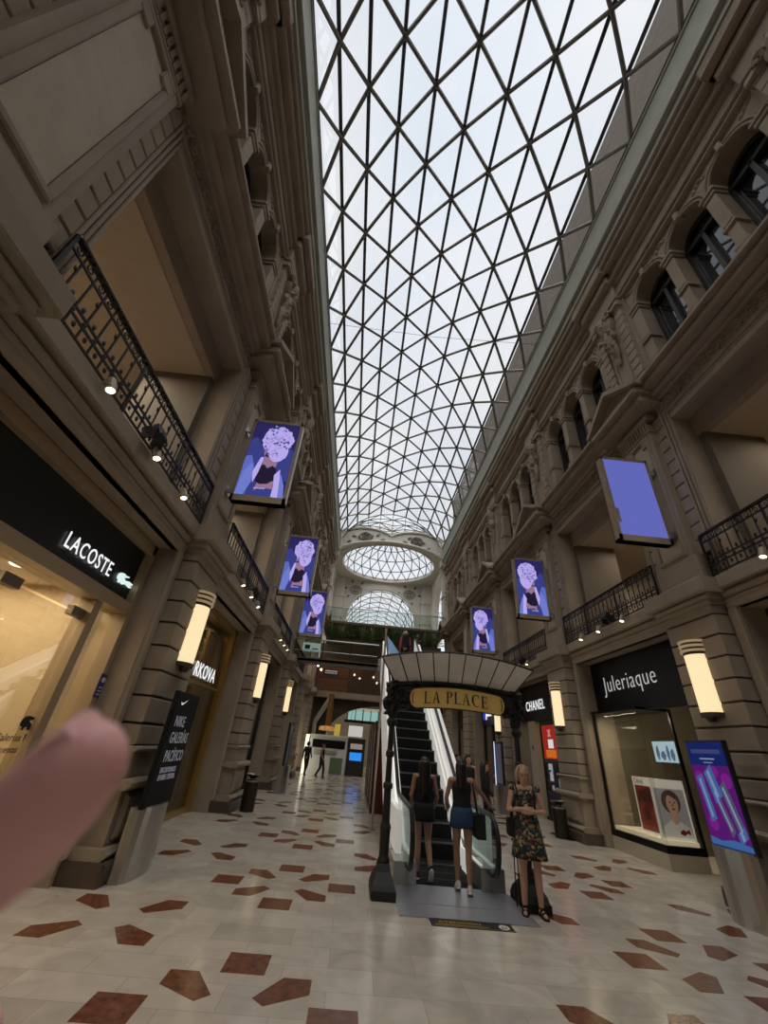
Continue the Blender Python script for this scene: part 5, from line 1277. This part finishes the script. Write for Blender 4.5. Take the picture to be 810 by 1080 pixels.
def body(name,root,J,skin,vox=.007,k=1.0,hands=True,female=True,face=True):
    """J: joints in metres for a 1.7 m figure facing -y; returns the single body mesh"""
    mb=MB()
    Lh,Rh=J['hipL'],J['hipR']
    sh=(J['shL']+J['shR'])/2; pel=(Lh+Rh)/2
    up=(sh-pel).normalized(); across=(J['shL']-J['shR']).normalized(); fw=up.cross(across)
    def ring(c,rx,ry): return [c+across*rx*math.cos(2*PI*i/16)+fw*ry*math.sin(2*PI*i/16) for i in range(16)]
    T=(sh-pel).length
    mb.loft([ring(pel-up*.06,.10,.085),ring(pel,.165,.115),ring(pel+up*T*.16,.165,.115),ring(pel+up*T*.38,.125,.092),ring(pel+up*T*.6,.14,.10),ring(pel+up*T*.82,.155,.105),ring(pel+up*T*.97,.135,.075),ring(pel+up*T*1.07,.06,.05)])
    for a in 'LR':
        h,kn,an,toe=J['hip'+a],J['kn'+a],J['an'+a],J['toe'+a]
        mb.cap_(h,h.lerp(kn,.5),.088,.072,12); mb.cap_(h.lerp(kn,.5),kn,.072,.052,12)
        cf=kn.lerp(an,.3)+V(0,.012,0); mb.cap_(kn,cf,.05,.053,12); mb.cap_(cf,an,.053,.034,12)
        heel=an+ (an-toe)*.22+V(0,0,-.03); fd=(toe-an); 
        mb.cap_(an+V(0,0,-.01),heel+V(0,0,0),.034,.032,10); mb.cap_(an+V(0,0,-.02),toe+V(0,0,0),.034,.022,10)
        s_,e,w=J['sh'+a],J['el'+a],J['wr'+a]
        mb.cap_(s_,s_.lerp(e,.4),.05,.043,10); mb.cap_(s_.lerp(e,.4),e,.043,.034,10); mb.cap_(e,e.lerp(w,.35),.036,.034,10); mb.cap_(e.lerp(w,.35),w,.034,.022,10)
        mb.cap_(sh+up*.0+(s_-sh)*.3,s_,.05,.05,10)
        if hands:
            hd=J.get('hd'+a,(w-e).normalized()); hn=J.get('hn'+a,-across if a=='L' else across)
            hand(mb,w,hd,hn,J.get('ht'+a,fw*-1*0+V(0,-1,0)),curl=J.get('cu'+a,.35))
    hc=J['head']; nb=sh+up*.05
    hd=J.get('look',V(0,-1,0)).normalized(); hu=J.get('headup',V(0,0,1)); hs=hd.cross(hu).normalized()
    mb.cap_(nb-up*.04,hc-hu*.07+hd*-.012,.052,.047,12)
    def hp(x,y,z): return hc+hs*x+hd*y+hu*z
    def hring(z,rx,ry,y): return [hp(rx*math.cos(2*PI*i/16),y+ry*math.sin(2*PI*i/16),z) for i in range(16)]
    mb.loft([hring(-.115,.025,.02,.062),hring(-.10,.042,.045,.04),hring(-.075,.056,.075,.018),hring(-.03,.068,.09,.006),hring(.02,.074,.096,0),hring(.065,.070,.09,-.004),hring(.10,.048,.062,-.006),hring(.115,.02,.03,-.006)])
    mb.loft([[hp(x,y,z) for x,y,z in r_] for r_ in ([(-.008,.088,.02),(.008,.088,.02),(.006,.10,.02)],[(-.016,.085,-.03),(.016,.085,-.03),(0,.118,-.026)],[(-.01,.085,-.04),(.01,.085,-.04),(0,.10,-.038)])])
    for q in (1,-1): mb.ell(hp(q*.074,-.005,-.01),(.012,.018,.028),8,6)
    mb.ell(hp(0,.088,-.06),(.024,.008,.008),8,6)
    M=Matrix.Translation(root.location)@Matrix.Rotation(root.rotation_euler.z,4,'Z')@Matrix.Scale(k,4)
    mb.v=[M@p for p in mb.v]
    o=remesh(mb,'body',skin,vox,root)
    tr=lambda p: M@p
    if face:
        e=MB()
        for q in (1,-1): e.ell(tr(hp(q*.030,.086,.002)),(.012*k,.007*k,.006*k),8,6)
        e.build('eyes',mat('eye_dark',(.02,.015,.012),.3),root)
        e=MB(); e.ell(tr(hp(0,.096,-.061)),(.022*k,.006*k,.005*k),8,6); e.build('lips',mat('lips',(.22,.06,.05),.5),root)
    return o,tr,hp,(sh,pel,up,across,fw)
def stand(h=0):
    z=lambda v:v
    return dict(hipL=V(.085,0,.90),hipR=V(-.085,0,.90),knL=V(.09,-.01,.48),knR=V(-.09,-.01,.48),anL=V(.09,.02,.075),anR=V(-.09,.02,.075),
        toeL=V(.11,-.13,.028),toeR=V(-.11,-.13,.028),shL=V(.17,0,1.40),shR=V(-.17,0,1.40),elL=V(.22,.03,1.12),elR=V(-.22,.03,1.12),wrL=V(.22,-.05,.88),wrR=V(-.22,-.05,.88),head=V(0,-.01,1.585))
def garment(name,rings,m,root,tr,th=.006,close_top=False):
    mb=MB(); mb.smooth=True
    R_=[[tr(p) for p in r] for r in rings]
    n=len(R_[0]); 
    vs=[p for r in R_ for p in r]; inner=[]
    for r in R_:
        c=sum(r,Vector())/n; inner+= [p+(c-p).normalized()*th for p in r]
    k=len(R_); off=k*n
    fs=[(i*n+j,i*n+(j+1)%n,(i+1)*n+(j+1)%n,(i+1)*n+j) for i in range(k-1) for j in range(n)]
    fs+=[(off+a,off+d,off+c,off+b) for a,b,c,d in list(fs)]
    for i in (0,k-1): fs+=[(i*n+j,i*n+(j+1)%n,off+i*n+(j+1)%n,off+i*n+j) for j in range(n)]
    mb.add(vs+inner,fs); return mb.build(name,m,root)
SKIN=mat('skin_fair',(.56,.32,.23),.5); SKIN2=mat('skin_tan',(.36,.19,.125),.5)
BLKC=mat('black_cloth',(.008,.008,.010),.85); DENIM=mat('blue_denim',(.02,.05,.12),.85,var=.2,vscale=30)
HAIRD=mat('dark_hair',(.010,.007,.006),.4); HAIRB=mat('fair_hair',(.48,.37,.23),.5,bump=.5,bscale=80)
def floral():
    m=bpy.data.materials.new('floral_print'); m.use_nodes=True; nt=m.node_tree; b=nt.nodes['Principled BSDF']; b.inputs['Roughness'].default_value=.8
    tc=nt.nodes.new('ShaderNodeTexCoord'); v=nt.nodes.new('ShaderNodeTexVoronoi'); v.inputs['Scale'].default_value=36
    nt.links.new(tc.outputs['Object'],v.inputs['Vector'])
    cr=nt.nodes.new('ShaderNodeValToRGB'); cr.color_ramp.interpolation='CONSTANT'
    cols=[(0,(.012,.018,.025)),(.32,(.03,.06,.035)),(.45,(.22,.05,.03)),(.55,(.015,.03,.06)),(.66,(.34,.22,.06)),(.76,(.05,.14,.11)),(.86,(.42,.30,.20)),(.93,(.02,.02,.03))]
    el=cr.color_ramp.elements
    el[0].position=0; el[0].color=(*cols[0][1],1); el[1].position=cols[1][0]; el[1].color=(*cols[1][1],1)
    for p,c_ in cols[2:]: e=el.new(p); e.color=(*c_,1)
    sep=nt.nodes.new('ShaderNodeSeparateColor'); nt.links.new(v.outputs['Color'],sep.inputs[0]); nt.links.new(sep.outputs[0],cr.inputs[0]); nt.links.new(cr.outputs[0],b.inputs['Base Color'])
    return m
FLORAL=floral()
def top_rings(J,pts,fr=(sorted,)):
    pass
def torso_ring(J,t,rx,ry,n=18,dy=0):
    sh=(J['shL']+J['shR'])/2; pel=(J['hipL']+J['hipR'])/2; up=(sh-pel).normalized(); ac=(J['shL']-J['shR']).normalized(); fw=up.cross(ac); c=pel+(sh-pel)*t+fw*dy
    return [c+ac*rx*math.cos(2*PI*i/n)+fw*ry*math.sin(2*PI*i/n) for i in range(n)]
def hair_cap(root,tr,hp,m,length,k,fringe=.03,width=.088,back=.02,name='hair',wob=.004):
    mb=MB(); rnd=random.Random(2)
    # skull cap
    n=18
    def ring(z,rx,ry,y,open_=0):
        return [tr(hp(rx*math.cos(2*PI*i/n),y+ry*math.sin(2*PI*i/n),z)) for i in range(n)]
    mb.loft([ring(.135,.015,.02,-.012),ring(.125,.05,.065,-.012),ring(.10,.075,.092,-.013),ring(.06,.086,.102,-.017),ring(.03,.087,.09,-.03)])
    # locks down the back and sides
    for i in range(26):
        a=PI+ PI*i/25 if True else 0
        x=width*math.cos(a)*1.0; y=-.02+.095*math.sin(a)
        L=length*(1-.12*rnd.random())
        if abs(x)>.07 and length>.3: L*=.8
        p=[hp(x,y,.06),hp(x*1.05,y*1.05-.005,0),hp(x*1.02,y*1.1-back*.4,-L*.5+rnd.uniform(-wob,wob)),hp(x*.85+rnd.uniform(-wob,wob),y*1.02-back,-L)]
        mb.tube([tr(q) for q in p],[.022*k,.024*k,.021*k,.008*k],6)
    return remesh(mb,name,m,.009*k,root,4)

# the woman in the floral dress, arms folded, in front of the arch
root=thing('person','woman in a floral dress and black sandals standing with folded arms','person',(2.64,7.02,0),rz=R(-12))
k=.985
J=stand(); J.update(shL=V(.175,0,1.405),shR=V(-.175,0,1.405),elL=V(.25,-.04,1.14),elR=V(-.25,-.04,1.14),wrL=V(.05,-.20,1.14),wrR=V(-.06,-.19,1.17),hdL=V(-1,.05,.05),hdR=V(1,.12,-.05),hnL=V(0,1,.2),hnR=V(0,1,0),htL=V(0,0,1),htR=V(0,0,1),
    anL=V(.10,.02,.07),anR=V(-.11,.04,.07),knL=V(.09,-.01,.49),knR=V(-.10,0,.49),toeL=V(.13,-.13,.03),toeR=V(-.13,-.11,.03),headup=V(.03,0,1),cuL=.3,cuR=.3)
_,tr,hp,_=body('body',root,J,SKIN,.0065,k)
R1=[None,torso_ring(J,1.0,.135,.088),torso_ring(J,.9,.172,.118),torso_ring(J,.76,.165,.128),torso_ring(J,.55,.145,.11),torso_ring(J,.42,.143,.108),torso_ring(J,.25,.17,.125),torso_ring(J,.0,.195,.145),torso_ring(J,-.3,.22,.165),torso_ring(J,-.6,.25,.185)]
for r_ in R1[-3:]:
    for i,p in enumerate(r_): p.y*=1+.05*math.sin(i*2.1); p.x*=1+.03*math.sin(i*1.7)
R1=R1[1:]
garment('dress',R1,FLORAL,root,tr)
mb=MB()
for s in (1,-1):   # cap sleeves
    mb.ell(tr(V(s*.178,0,1.405)),(.06*k,.062*k,.055*k),10,8)
mb.build('cap_sleeves',FLORAL,root)
hair_cap(root,tr,hp,HAIRB,.10,k,back=.0,width=.078)
mb=MB()
for s in (1,-1):
    for i in range(6): mb.tube([tr(q) for q in (hp(s*.015,.058-.026*i,.122),hp(s*.06,.044-.026*i,.098),hp(s*.084,.022-.022*i,.03),hp(s*.094,.004-.018*i,-.035),hp(s*.084,-.004-.018*i,-.085))],[.012*k,.015*k,.016*k,.018*k,.008*k],7)
mb.build('side_hair',HAIRB,root)
mb=MB()
for s in (1,-1):
    mb.tube([tr(hp(s*.032+.024*math.cos(2*PI*i/12),.102,.002+.018*math.sin(2*PI*i/12))) for i in range(12)],.0025*k,5,closed=True); mb.tube([tr(hp(s*.056,.10,.006)),tr(hp(s*.076,.03,.006)),tr(hp(s*.077,-.01,0))],.0025*k,5)
mb.tube([tr(hp(-.01,.105,.006)),tr(hp(.01,.105,.006))],.0025*k,5); mb.build('spectacles',mat('spectacle_frame',(.05,.03,.025),.4),root)
def sandal(s_,J,a):
    mb=MB(); an,toe=J['an'+a],J['toe'+a]; d=(toe-an); d.z=0; d.normalize(); n=V(-d.y,d.x,0)
    st=an-d*.065; pts=[]
    for t,w in ((0,.025),(.04,.034),(.12,.034),(.19,.043),(.235,.034),(.25,.015)):
        pts.append((st+d*t+n*w,st+d*t-n*w))
    ol=[p[0] for p in pts]+[p[1] for p in pts[::-1]]
    lo=[tr(V(p.x,p.y,.0)) for p in ol]; hi=[tr(V(p.x,p.y,.022)) for p in ol]; m=len(ol)
    mb.add(lo+hi,[tuple(range(m)),tuple(range(m,2*m))]+[(i,(i+1)%m,m+(i+1)%m,m+i) for i in range(m)])
    for t,h,w in ((.17,.062,.046),(.115,.082,.043)): mb.tube([tr(st+d*t+n*w*math.cos(q)+V(0,0,.02-st.z+ (h-.02)*math.sin(q))) for q in [PI*i/8 for i in range(9)]],.009*k,6)
    mb.tube([tr(an+d*.045*math.cos(q)+n*.042*math.sin(q)+V(0,0,.02)) for q in [2*PI*i/12 for i in range(12)]],.008*k,6,closed=True)
    mb.build('sandal',BLKC,root)
sandal(1,J,'L'); sandal(-1,J,'R')
mb=MB(); mb.tube([tr(J['wrL'].lerp(J['elL'],.12)+V(0,.026*math.cos(q),.026*math.sin(q))) for q in [2*PI*i/14 for i in range(14)]],.006,6,closed=True); mb.ell(tr(J['wrL'].lerp(J['elL'],.12)+V(0,-.03,0)),(.018,.006,.018),10,6); mb.build('wristwatch',mat('watch',(.4,.35,.25),.3,.8),root)
# her shoulder bag
bag=thing('shoulder_bag','black shoulder bag hanging at the side of the woman in the floral dress','bag',tuple(tr(V(-.24,.0,.9))))
mb=MB(); c=tr(V(-.20,.02,.93)); mb.cbox(c.x-.09,c.x+.07,c.y-.06,c.y+.06,c.z-.11,c.z+.11,.03); mb.build('pouch',BLKC,bag)
for s,dy in ((1,-.12),(-1,-.115)):
    mb=MB(); mb.tube([tr(q) for q in ((V(-.21,-.03,1.03),V(-.19,-.125,1.2),V(-.12,-.125,1.36),V(-.13,0,1.465),V(-.14,.09,1.38),V(-.22,.08,1.03)) if s>0 else (V(.11,-.13,1.18),V(.12,-.125,1.36),V(.13,0,1.465),V(.13,.1,1.36),V(.1,.125,1.2)))],.013,6); mb.build('strap',BLKC,bag)
hd_=thing('suitcase_handle','thin black telescopic handle rods standing beside the woman in the floral dress','handle',(2.5,7.3,.2))
mb=MB()
for x in (2.51,2.56):
    mb=MB(); mb.tube([(x,7.3,.0),(x,7.3,.74)],.008,6); mb.build('rod',BLKC,hd_)
mb=MB(); mb.tube([(2.49,7.3,.74),(2.58,7.3,.74)],.014,6); mb.build('grip',BLKC,hd_)

def shoe(root,tr,J,a,m,sole=None,high=0):
    mb=MB(); an,toe=J['an'+a],J['toe'+a]; d=(toe-an).normalized(); h=an-d*.05
    up=V(0,0,1); n=d.cross(up).normalized(); up=n.cross(d)
    def ring(c,w,z): return [tr(c+n*w*math.cos(2*PI*i/12)+up*z*math.sin(2*PI*i/12)) for i in range(12)]
    b=an+(toe-an)*0
    mb.smooth=True
    mb.loft([ring(b-d*.075-up*.035,.02,.02),ring(b-d*.065-up*.03,.036,.045),ring(b-up*.022,.041,.056+high),ring(b+d*.06-up*.03,.043,.044),ring(b+d*.13-up*.042,.047,.032),ring(b+d*.175-up*.048,.036,.025),ring(b+d*.195-up*.05,.012,.012)])
    o=mb.build('shoe',m,root)
    if sole:
        mb=MB(); mb.loft([ring(b-d*.078-up*.068,.02,.012),ring(b-d*.05-up*.07,.042,.012),ring(b+d*.06-up*.071,.044,.012),ring(b+d*.13-up*.072,.05,.012),ring(b+d*.19-up*.066,.03,.012)]); mb.build('sole',sole,root)
# girl with very long dark hair, black top and black shorts
GX,GY=1.34,8.28
root=thing('person','girl in black top and black shorts stepping onto the escalator, seen from behind','person',(GX,GY,.008),rz=PI)
k=.965
J=stand(); J.update(anR=V(-.06,.02,.075),anL=V(.10,.02,.075),knL=V(.09,-.02,.48),knR=V(-.09,-.07,.50),toeL=V(.11,-.14,.03))
J.update(anR=V(-.10,.19,.16),toeR=V(-.10,.10,.035)); J.update(elR=V(-.235,.02,1.12),elL=V(.235,.02,1.12),wrL=V(.20,-.12,.95),wrR=V(-.20,-.12,.95),hdL=V(-.1,-1,-.2),hdR=V(.1,-1,-.2))
_,tr,hp,_=body('body',root,J,SKIN2,.008,k)
garment('top',[torso_ring(J,1.06,.09,.07),torso_ring(J,.97,.165,.10),torso_ring(J,.82,.17,.122),torso_ring(J,.6,.155,.118),torso_ring(J,.4,.15,.112),torso_ring(J,.2,.178,.13)],BLKC,root,tr)
garment('shorts',[torso_ring(J,.26,.172,.125),torso_ring(J,.1,.188,.14),torso_ring(J,-.1,.20,.15),torso_ring(J,-.27,.20,.15)],BLKC,root,tr)
hair_cap(root,tr,hp,HAIRD,.48,k,back=.05)
for a in 'LR': shoe(root,tr,J,a,BLKC,WHITE)
# girl in blue denim shorts with a hand on the rail
root=thing('person','girl in blue denim shorts resting a hand on the escalator rail, seen from behind','person',(1.86,7.72,.012),rz=PI-R(8))
k=.975
J=stand(); J.update(shL=V(.175,.0,1.40),shR=V(-.175,0,1.41),elR=V(-.36,-.16,1.23),wrR=V(-.52,-.33,1.06),hdR=V(-.5,-.8,-.15),hnR=V(0,0,-1),htR=V(1,-.3,0),elL=V(.25,-.01,1.15),wrL=V(.22,-.20,1.0),hdL=V(-.1,-1,.1))
J.update(anL=V(.07,-.10,.09),toeL=V(.08,-.25,.035),knL=V(.085,-.10,.50),anR=V(-.09,.10,.085),toeR=V(-.10,-.04,.03),knR=V(-.09,.02,.49))
_,tr,hp,_=body('body',root,J,SKIN2,.008,k)
garment('tank_top',[torso_ring(J,1.05,.085,.07),torso_ring(J,.95,.145,.10),torso_ring(J,.8,.165,.122),torso_ring(J,.6,.152,.115),torso_ring(J,.4,.145,.11),torso_ring(J,.2,.172,.128)],BLKC,root,tr)
garment('denim_shorts',[torso_ring(J,.30,.16,.12),torso_ring(J,.15,.185,.14),torso_ring(J,-.08,.198,.152),torso_ring(J,-.24,.205,.15)],DENIM,root,tr)
hair_cap(root,tr,hp,HAIRD,.30,k,back=.05,width=.072)
for a in 'LR': shoe(root,tr,J,a,mat('white_trainer',(.55,.53,.52),.6),WHITE,.01)
b2=thing('handbag','black handbag hanging from the shoulder of the girl in denim shorts','bag',tuple(tr(V(-.24,.02,.85))))
mb=MB(); c=tr(V(-.25,-.02,.84)); mb.cbox(c.x-.07,c.x+.09,c.y-.14,c.y+.10,c.z-.17,c.z+.14,.03); mb.build('pouch',BLKC,b2)
mb=MB(); mb.tube([tr(q) for q in (V(-.25,-.1,.97),V(-.21,-.08,1.25),V(-.17,0,1.465),V(-.2,.09,1.25),V(-.25,.08,.97))],.010,6); mb.build('strap',BLKC,b2)
ph=thing('phone','pale phone in the hand of the girl in denim shorts','phone',tuple(tr(J['wrL'])))
mb=MB(); c=tr(J['wrL']+V(.0,-.13,.02)); mb.cbox(c.x-.035,c.x+.035,c.y-.005,c.y+.005,c.z-.06,c.z+.08,.004); mb.build('case',mat('phone_pale',(.6,.6,.6),.3),ph); mb=MB(); mb.box(c.x-.03,c.x+.03,c.y+.005,c.y+.0065,c.z-.055,c.z+.075); mb.build('glass',BLACK,ph)

# two walkers beyond the escalator
def walker(label,loc,rz,k,skin,top,bottom,hair,hl,vox=.011,face=True,skirt=False,sleeves=None,lift=.17):
    root=thing('person',label,'person',loc,rz=rz)
    J=stand(); J.update(anL=V(.08,-.16,.075),toeL=V(.09,-.31,.035),knL=V(.085,-.14,.49),anR=V(-.08,.22,.12),toeR=V(-.08,.09,.03),knR=V(-.085,.02,.48),wrL=V(.23,.06,.88),elL=V(.22,.06,1.12),wrR=V(-.22,-.16,.92),elR=V(-.23,-.0,1.12))
    _,tr,hp,_=body('body',root,J,skin,vox,k,face=face)
    garment('top',[torso_ring(J,1.05,.09,.07),torso_ring(J,.96,.17,.105),torso_ring(J,.8,.175,.125),torso_ring(J,.55,.16,.12),torso_ring(J,.3,.165,.122)]+([] if skirt else [torso_ring(J,.1,.185,.135)]),top,root,tr)
    if skirt: garment('skirt',[torso_ring(J,.38,.15,.115),torso_ring(J,.1,.19,.14),torso_ring(J,-.4,.2,.2),torso_ring(J,-.9,.22,.26),torso_ring(J,-1.2,.23,.29)],bottom,root,tr)
    else:
        for a in 'LR':
            mb=MB(); h,kn,an=J['hip'+a],J['kn'+a],J['an'+a]
            mb.cap_(tr(h+V(0,0,.03)),tr(kn),.10*k,.07*k,12); mb.cap_(tr(kn),tr(an+V(0,0,.03)),.07*k,.055*k,12); remesh(mb,'trouser_leg',bottom,.014,root,2)
    if sleeves:
        for a in 'LR':
            mb=MB(); mb.cap_(tr(J['sh'+a]),tr(J['el'+a]),.062*k,.05*k,10); mb.cap_(tr(J['el'+a]),tr(J['wr'+a]),.05*k,.036*k,10); remesh(mb,'sleeve',sleeves,.012,root,2)
    hair_cap(root,tr,hp,hair,hl,k)
    for a in 'LR': shoe(root,tr,J,a,BLKC)
    return root,tr,J
PINKC=mat('dusty_pink_cloth',(.24,.13,.11),.85); PINKT=mat('pink_shirt',(.45,.07,.13),.8)
walker('woman in a black top and dusty pink skirt walking towards the camera beyond the escalator','' or (3.50,13.6,0),R(5),1.03,SKIN,BLKC,PINKC,HAIRD,.16,skirt=True)
walker('dark-haired woman in a black jacket walking beside the woman in the pink skirt','' or (3.72,12.7,0),R(80),.96,SKIN,BLKC,BLKC,HAIRD,.32,sleeves=BLKC)
walker('person in dark clothes half hidden behind the woman in the pink skirt','' or (3.55,15.2,0),R(30),1.03,SKIN2,mat('grey_cloth',(.07,.07,.07),.9),BLKC,HAIRD,.1,.014,False)
walker('far figure in a short dark dress walking in front of the white booth','' or (-1.62,27.0,0),R(75),.98,SKIN2,BLKC,BLKC,HAIRD,.12,.014,False)
walker('far dark figure standing by the bright display case next to the white booth','' or (-2.55,27.6,0),R(160),1.0,SKIN2,BLKC,BLKC,HAIRD,.1,.014,False,sleeves=BLKC)
r_,tr_,J_=walker('man in a pink shirt with a dark backpack at the top of the escalator','' or (2.12,19.9,4.985),PI,1.08,SKIN,PINKT,BLKC,mat('grey_hair',(.3,.27,.24),.6),.06,.013,False,sleeves=PINKT)
bp=thing('backpack','dark backpack worn by the man in the pink shirt at the top of the escalator','backpack',tuple(tr_(V(0,.2,1.2))))
mb=MB(); c=tr_(V(0,.19,1.20)); mb.cbox(c.x-.17,c.x+.17,c.y-.09,c.y+.09,c.z-.26,c.z+.24,.06); mb.build('pack',BLKC,bp)
mb=MB(); mb.tube([tr_(V(-.1,.1,1.42)),tr_(V(0,.14,1.48)),tr_(V(.1,.1,1.42))],.014,6); mb.build('carry_loop',BLKC,bp)
walker('shorter person in dark clothes beside the man in the pink shirt','' or (2.72,19.9,4.985),PI,1.0,SKIN2,mat('dark_grey_cloth',(.02,.02,.02),.9),BLKC,mat('brown_hair',(.06,.045,.035),.5),.1,.013,False,sleeves=mat('dark_grey_cloth',(.02,.02,.02),.9))

# ------------------------------------------------------------------ the photographer's finger in front of the lens
FSK=mat('finger_skin',(.90,.47,.45),.45,var=.10,vscale=60,spec=.4)
def cpt(x,y,d): return CAM+ray(x,y)*d
root=thing('person','person reduced to one blurred pink fingertip close to the camera','person',tuple(cpt(-200,1050,.075)))
mb=MB()
a0=cpt(88,803,.064); a1=cpt(60,836,.064); a2=cpt(8,886,.065); a3=cpt(-75,955,.067); a4=cpt(-190,1040,.072)
ax=(a0-a2).normalized(); sdv=ax.cross(F).normalized()
def fring(c,rx,ry,n=20): 
    nn=sdv.cross(ax).normalized(); return [c+sdv*rx*math.cos(2*PI*i/n)+nn*ry*math.sin(2*PI*i/n) for i in range(n)]
K=.00118
mb.loft([fring(a0+ax*.0068,.0012,.0012),fring(a0+ax*.0058,.0036,.0032),fring(a0+ax*.0036,.0058,.0052),fring(a0,.0072,.0065),fring(a1,.0080,.0073),fring(a2,.0086,.008),fring(a2.lerp(a3,.4),.0086,.0082),fring(a3,.0092,.0088),fring(a3.lerp(a4,.5),.0095,.009),fring(a4,.0105,.010)])
# rest of the hand, outside the frame: palm and the other fingers folded round the phone
dn=-UP*1.0; lf=-RT
pc=a4+(a4-a3).normalized()*.03
for i,q in enumerate((0,.021,.042,.063)):
    b=a4+dn*q*1.0+lf*.012+F*.002*i; mb.cap_(b,b+lf*.075+dn*.02,.0115,.013,10)
    if i: 
        e=b-lf*.012+F*.018; mb.cap_(b,e,.010,.009,10); mb.cap_(e,e+lf*.028+F*.004,.009,.0075,10)
w0=a4+lf*.10+dn*.055
mb.cap_(a4+lf*.06+dn*.03,w0,.022,.024,12); mb.cap_(a4+lf*.05+dn*.07,w0,.02,.024,12); mb.cap_(w0,w0+lf*.10+dn*.10,.026,.032,12)
tb=a4+lf*.075+dn*.0-F*.01; mb.cap_(tb,tb-lf*.03+UP*.03-F*.012,.014,.0115,10); mb.cap_(tb-lf*.03+UP*.03-F*.012,tb-lf*.055+UP*.05-F*.012,.0115,.009,10)
remesh(mb,'hand',FSK,.0011,root,6)
mb=MB(); nn=sdv.cross(ax).normalized(); s_=-1 if sdv.dot(UP)<0 else 1
nc=a0+sdv*s_*.0038*1.0
g_=[]
for t in (-.004,.0,.003,.0048):
    w=.0040 if t<.004 else .0032
    g_.append([nc+ax*t+sdv*s_*(.0018-.12*max(0,t)-.3*max(0,t-.004))-nn*w*math.cos(q)*1.0+sdv*s_*.0012*math.sin(q) for q in [PI*i/8 for i in range(9)]]+[nc+ax*t+nn*w*.9-sdv*s_*.001,nc+ax*t-nn*w*.9-sdv*s_*.001])
mb.loft(g_); mb.build('nail',mat('nail',(.90,.51,.48),.5),root)

# ------------------------------------------------------------------ light
w=bpy.data.worlds.new('overcast_sky'); bpy.context.scene.world=w; w.use_nodes=True; nt=w.node_tree; bg=nt.nodes['Background']
tc=nt.nodes.new('ShaderNodeTexCoord'); nz=nt.nodes.new('ShaderNodeTexNoise'); nz.inputs['Scale'].default_value=2.2; nz.inputs['Detail'].default_value=5
nt.links.new(tc.outputs['Generated'],nz.inputs['Vector']); cr=nt.nodes.new('ShaderNodeValToRGB')
cr.color_ramp.elements[0].position=.35; cr.color_ramp.elements[0].color=(.80,.86,.95,1); cr.color_ramp.elements[1].position=.65; cr.color_ramp.elements[1].color=(.98,.99,1,1)
nt.links.new(nz.outputs['Fac'],cr.inputs[0]); nt.links.new(cr.outputs[0],bg.inputs[0]); bg.inputs[1].default_value=1.05
def area(name,loc,rot,sx,sy_,e,col=(1,.85,.62)):
    l=bpy.data.lights.new(name,'AREA'); l.shape='RECTANGLE'; l.size=sx; l.size_y=sy_; l.energy=e; l.color=col
    o=bpy.data.objects.new(name,l); C.objects.link(o); o.location=loc; o.rotation_euler=rot; return o
area('corner_shop_ceiling_lamps',(XC-7.0,4.5,3.55),(0,0,0),2.2,3.6,150,(1,.82,.55))
area('gold_shop_lamps',(XC-7.0,10.4,4.3),(0,0,0),2,3.5,60,(1,.75,.4))
area('perfume_shop_lamps',(XC+7.2,10.5,4.3),(0,0,0),2,3.5,22,(1,.85,.6))
area('show_window_lamp',(XC+5.42,11.3,3.0),(0,R(-12),0),.2,1.4,42,(1,.88,.65))
for n in (2,3,4):
    area('left_shop_lamps',(XC-7.2,yc(n)-3,4.2),(0,0,0),2,3,35); area('right_shop_lamps',(XC+7.2,yc(n)-3,4.2),(0,0,0),2,3,18)
for n in range(0,5):
    for sd,e in ((-1,58),(1,26)): area('corridor_lamps',(XC+sd*7.4,yc(n)-3,8.35),(0,0,0),1.6,3,e*1.7,(1,.86,.68))
area('far_hall_lamps',(XC,38,4.5),(0,0,0),6,4,60); area('upper_hall_lamps',(-1.5,33.2,9.0),(R(20),0,0),4,.5,40,(1,.75,.45))
sl=bpy.data.lights.new('daylight_fill_sun','SUN'); sl.energy=4.0; sl.angle=R(100); sl.color=(1,.97,.93)  # broad sun added over the overcast sky to lift the dim interior
so=bpy.data.objects.new('daylight_fill_sun',sl); C.objects.link(so); so.rotation_euler=(R(32),0,0)
sc=bpy.context.scene
sc.view_settings.view_transform='Standard'; sc.view_settings.look='None'; sc.view_settings.exposure=0; sc.view_settings.gamma=1; sc.view_settings.use_curve_mapping=False
sc.cycles.use_denoising=True
sc.cycles.max_bounces=7; sc.cycles.transparent_max_bounces=12; sc.cycles.sample_clamp_indirect=4
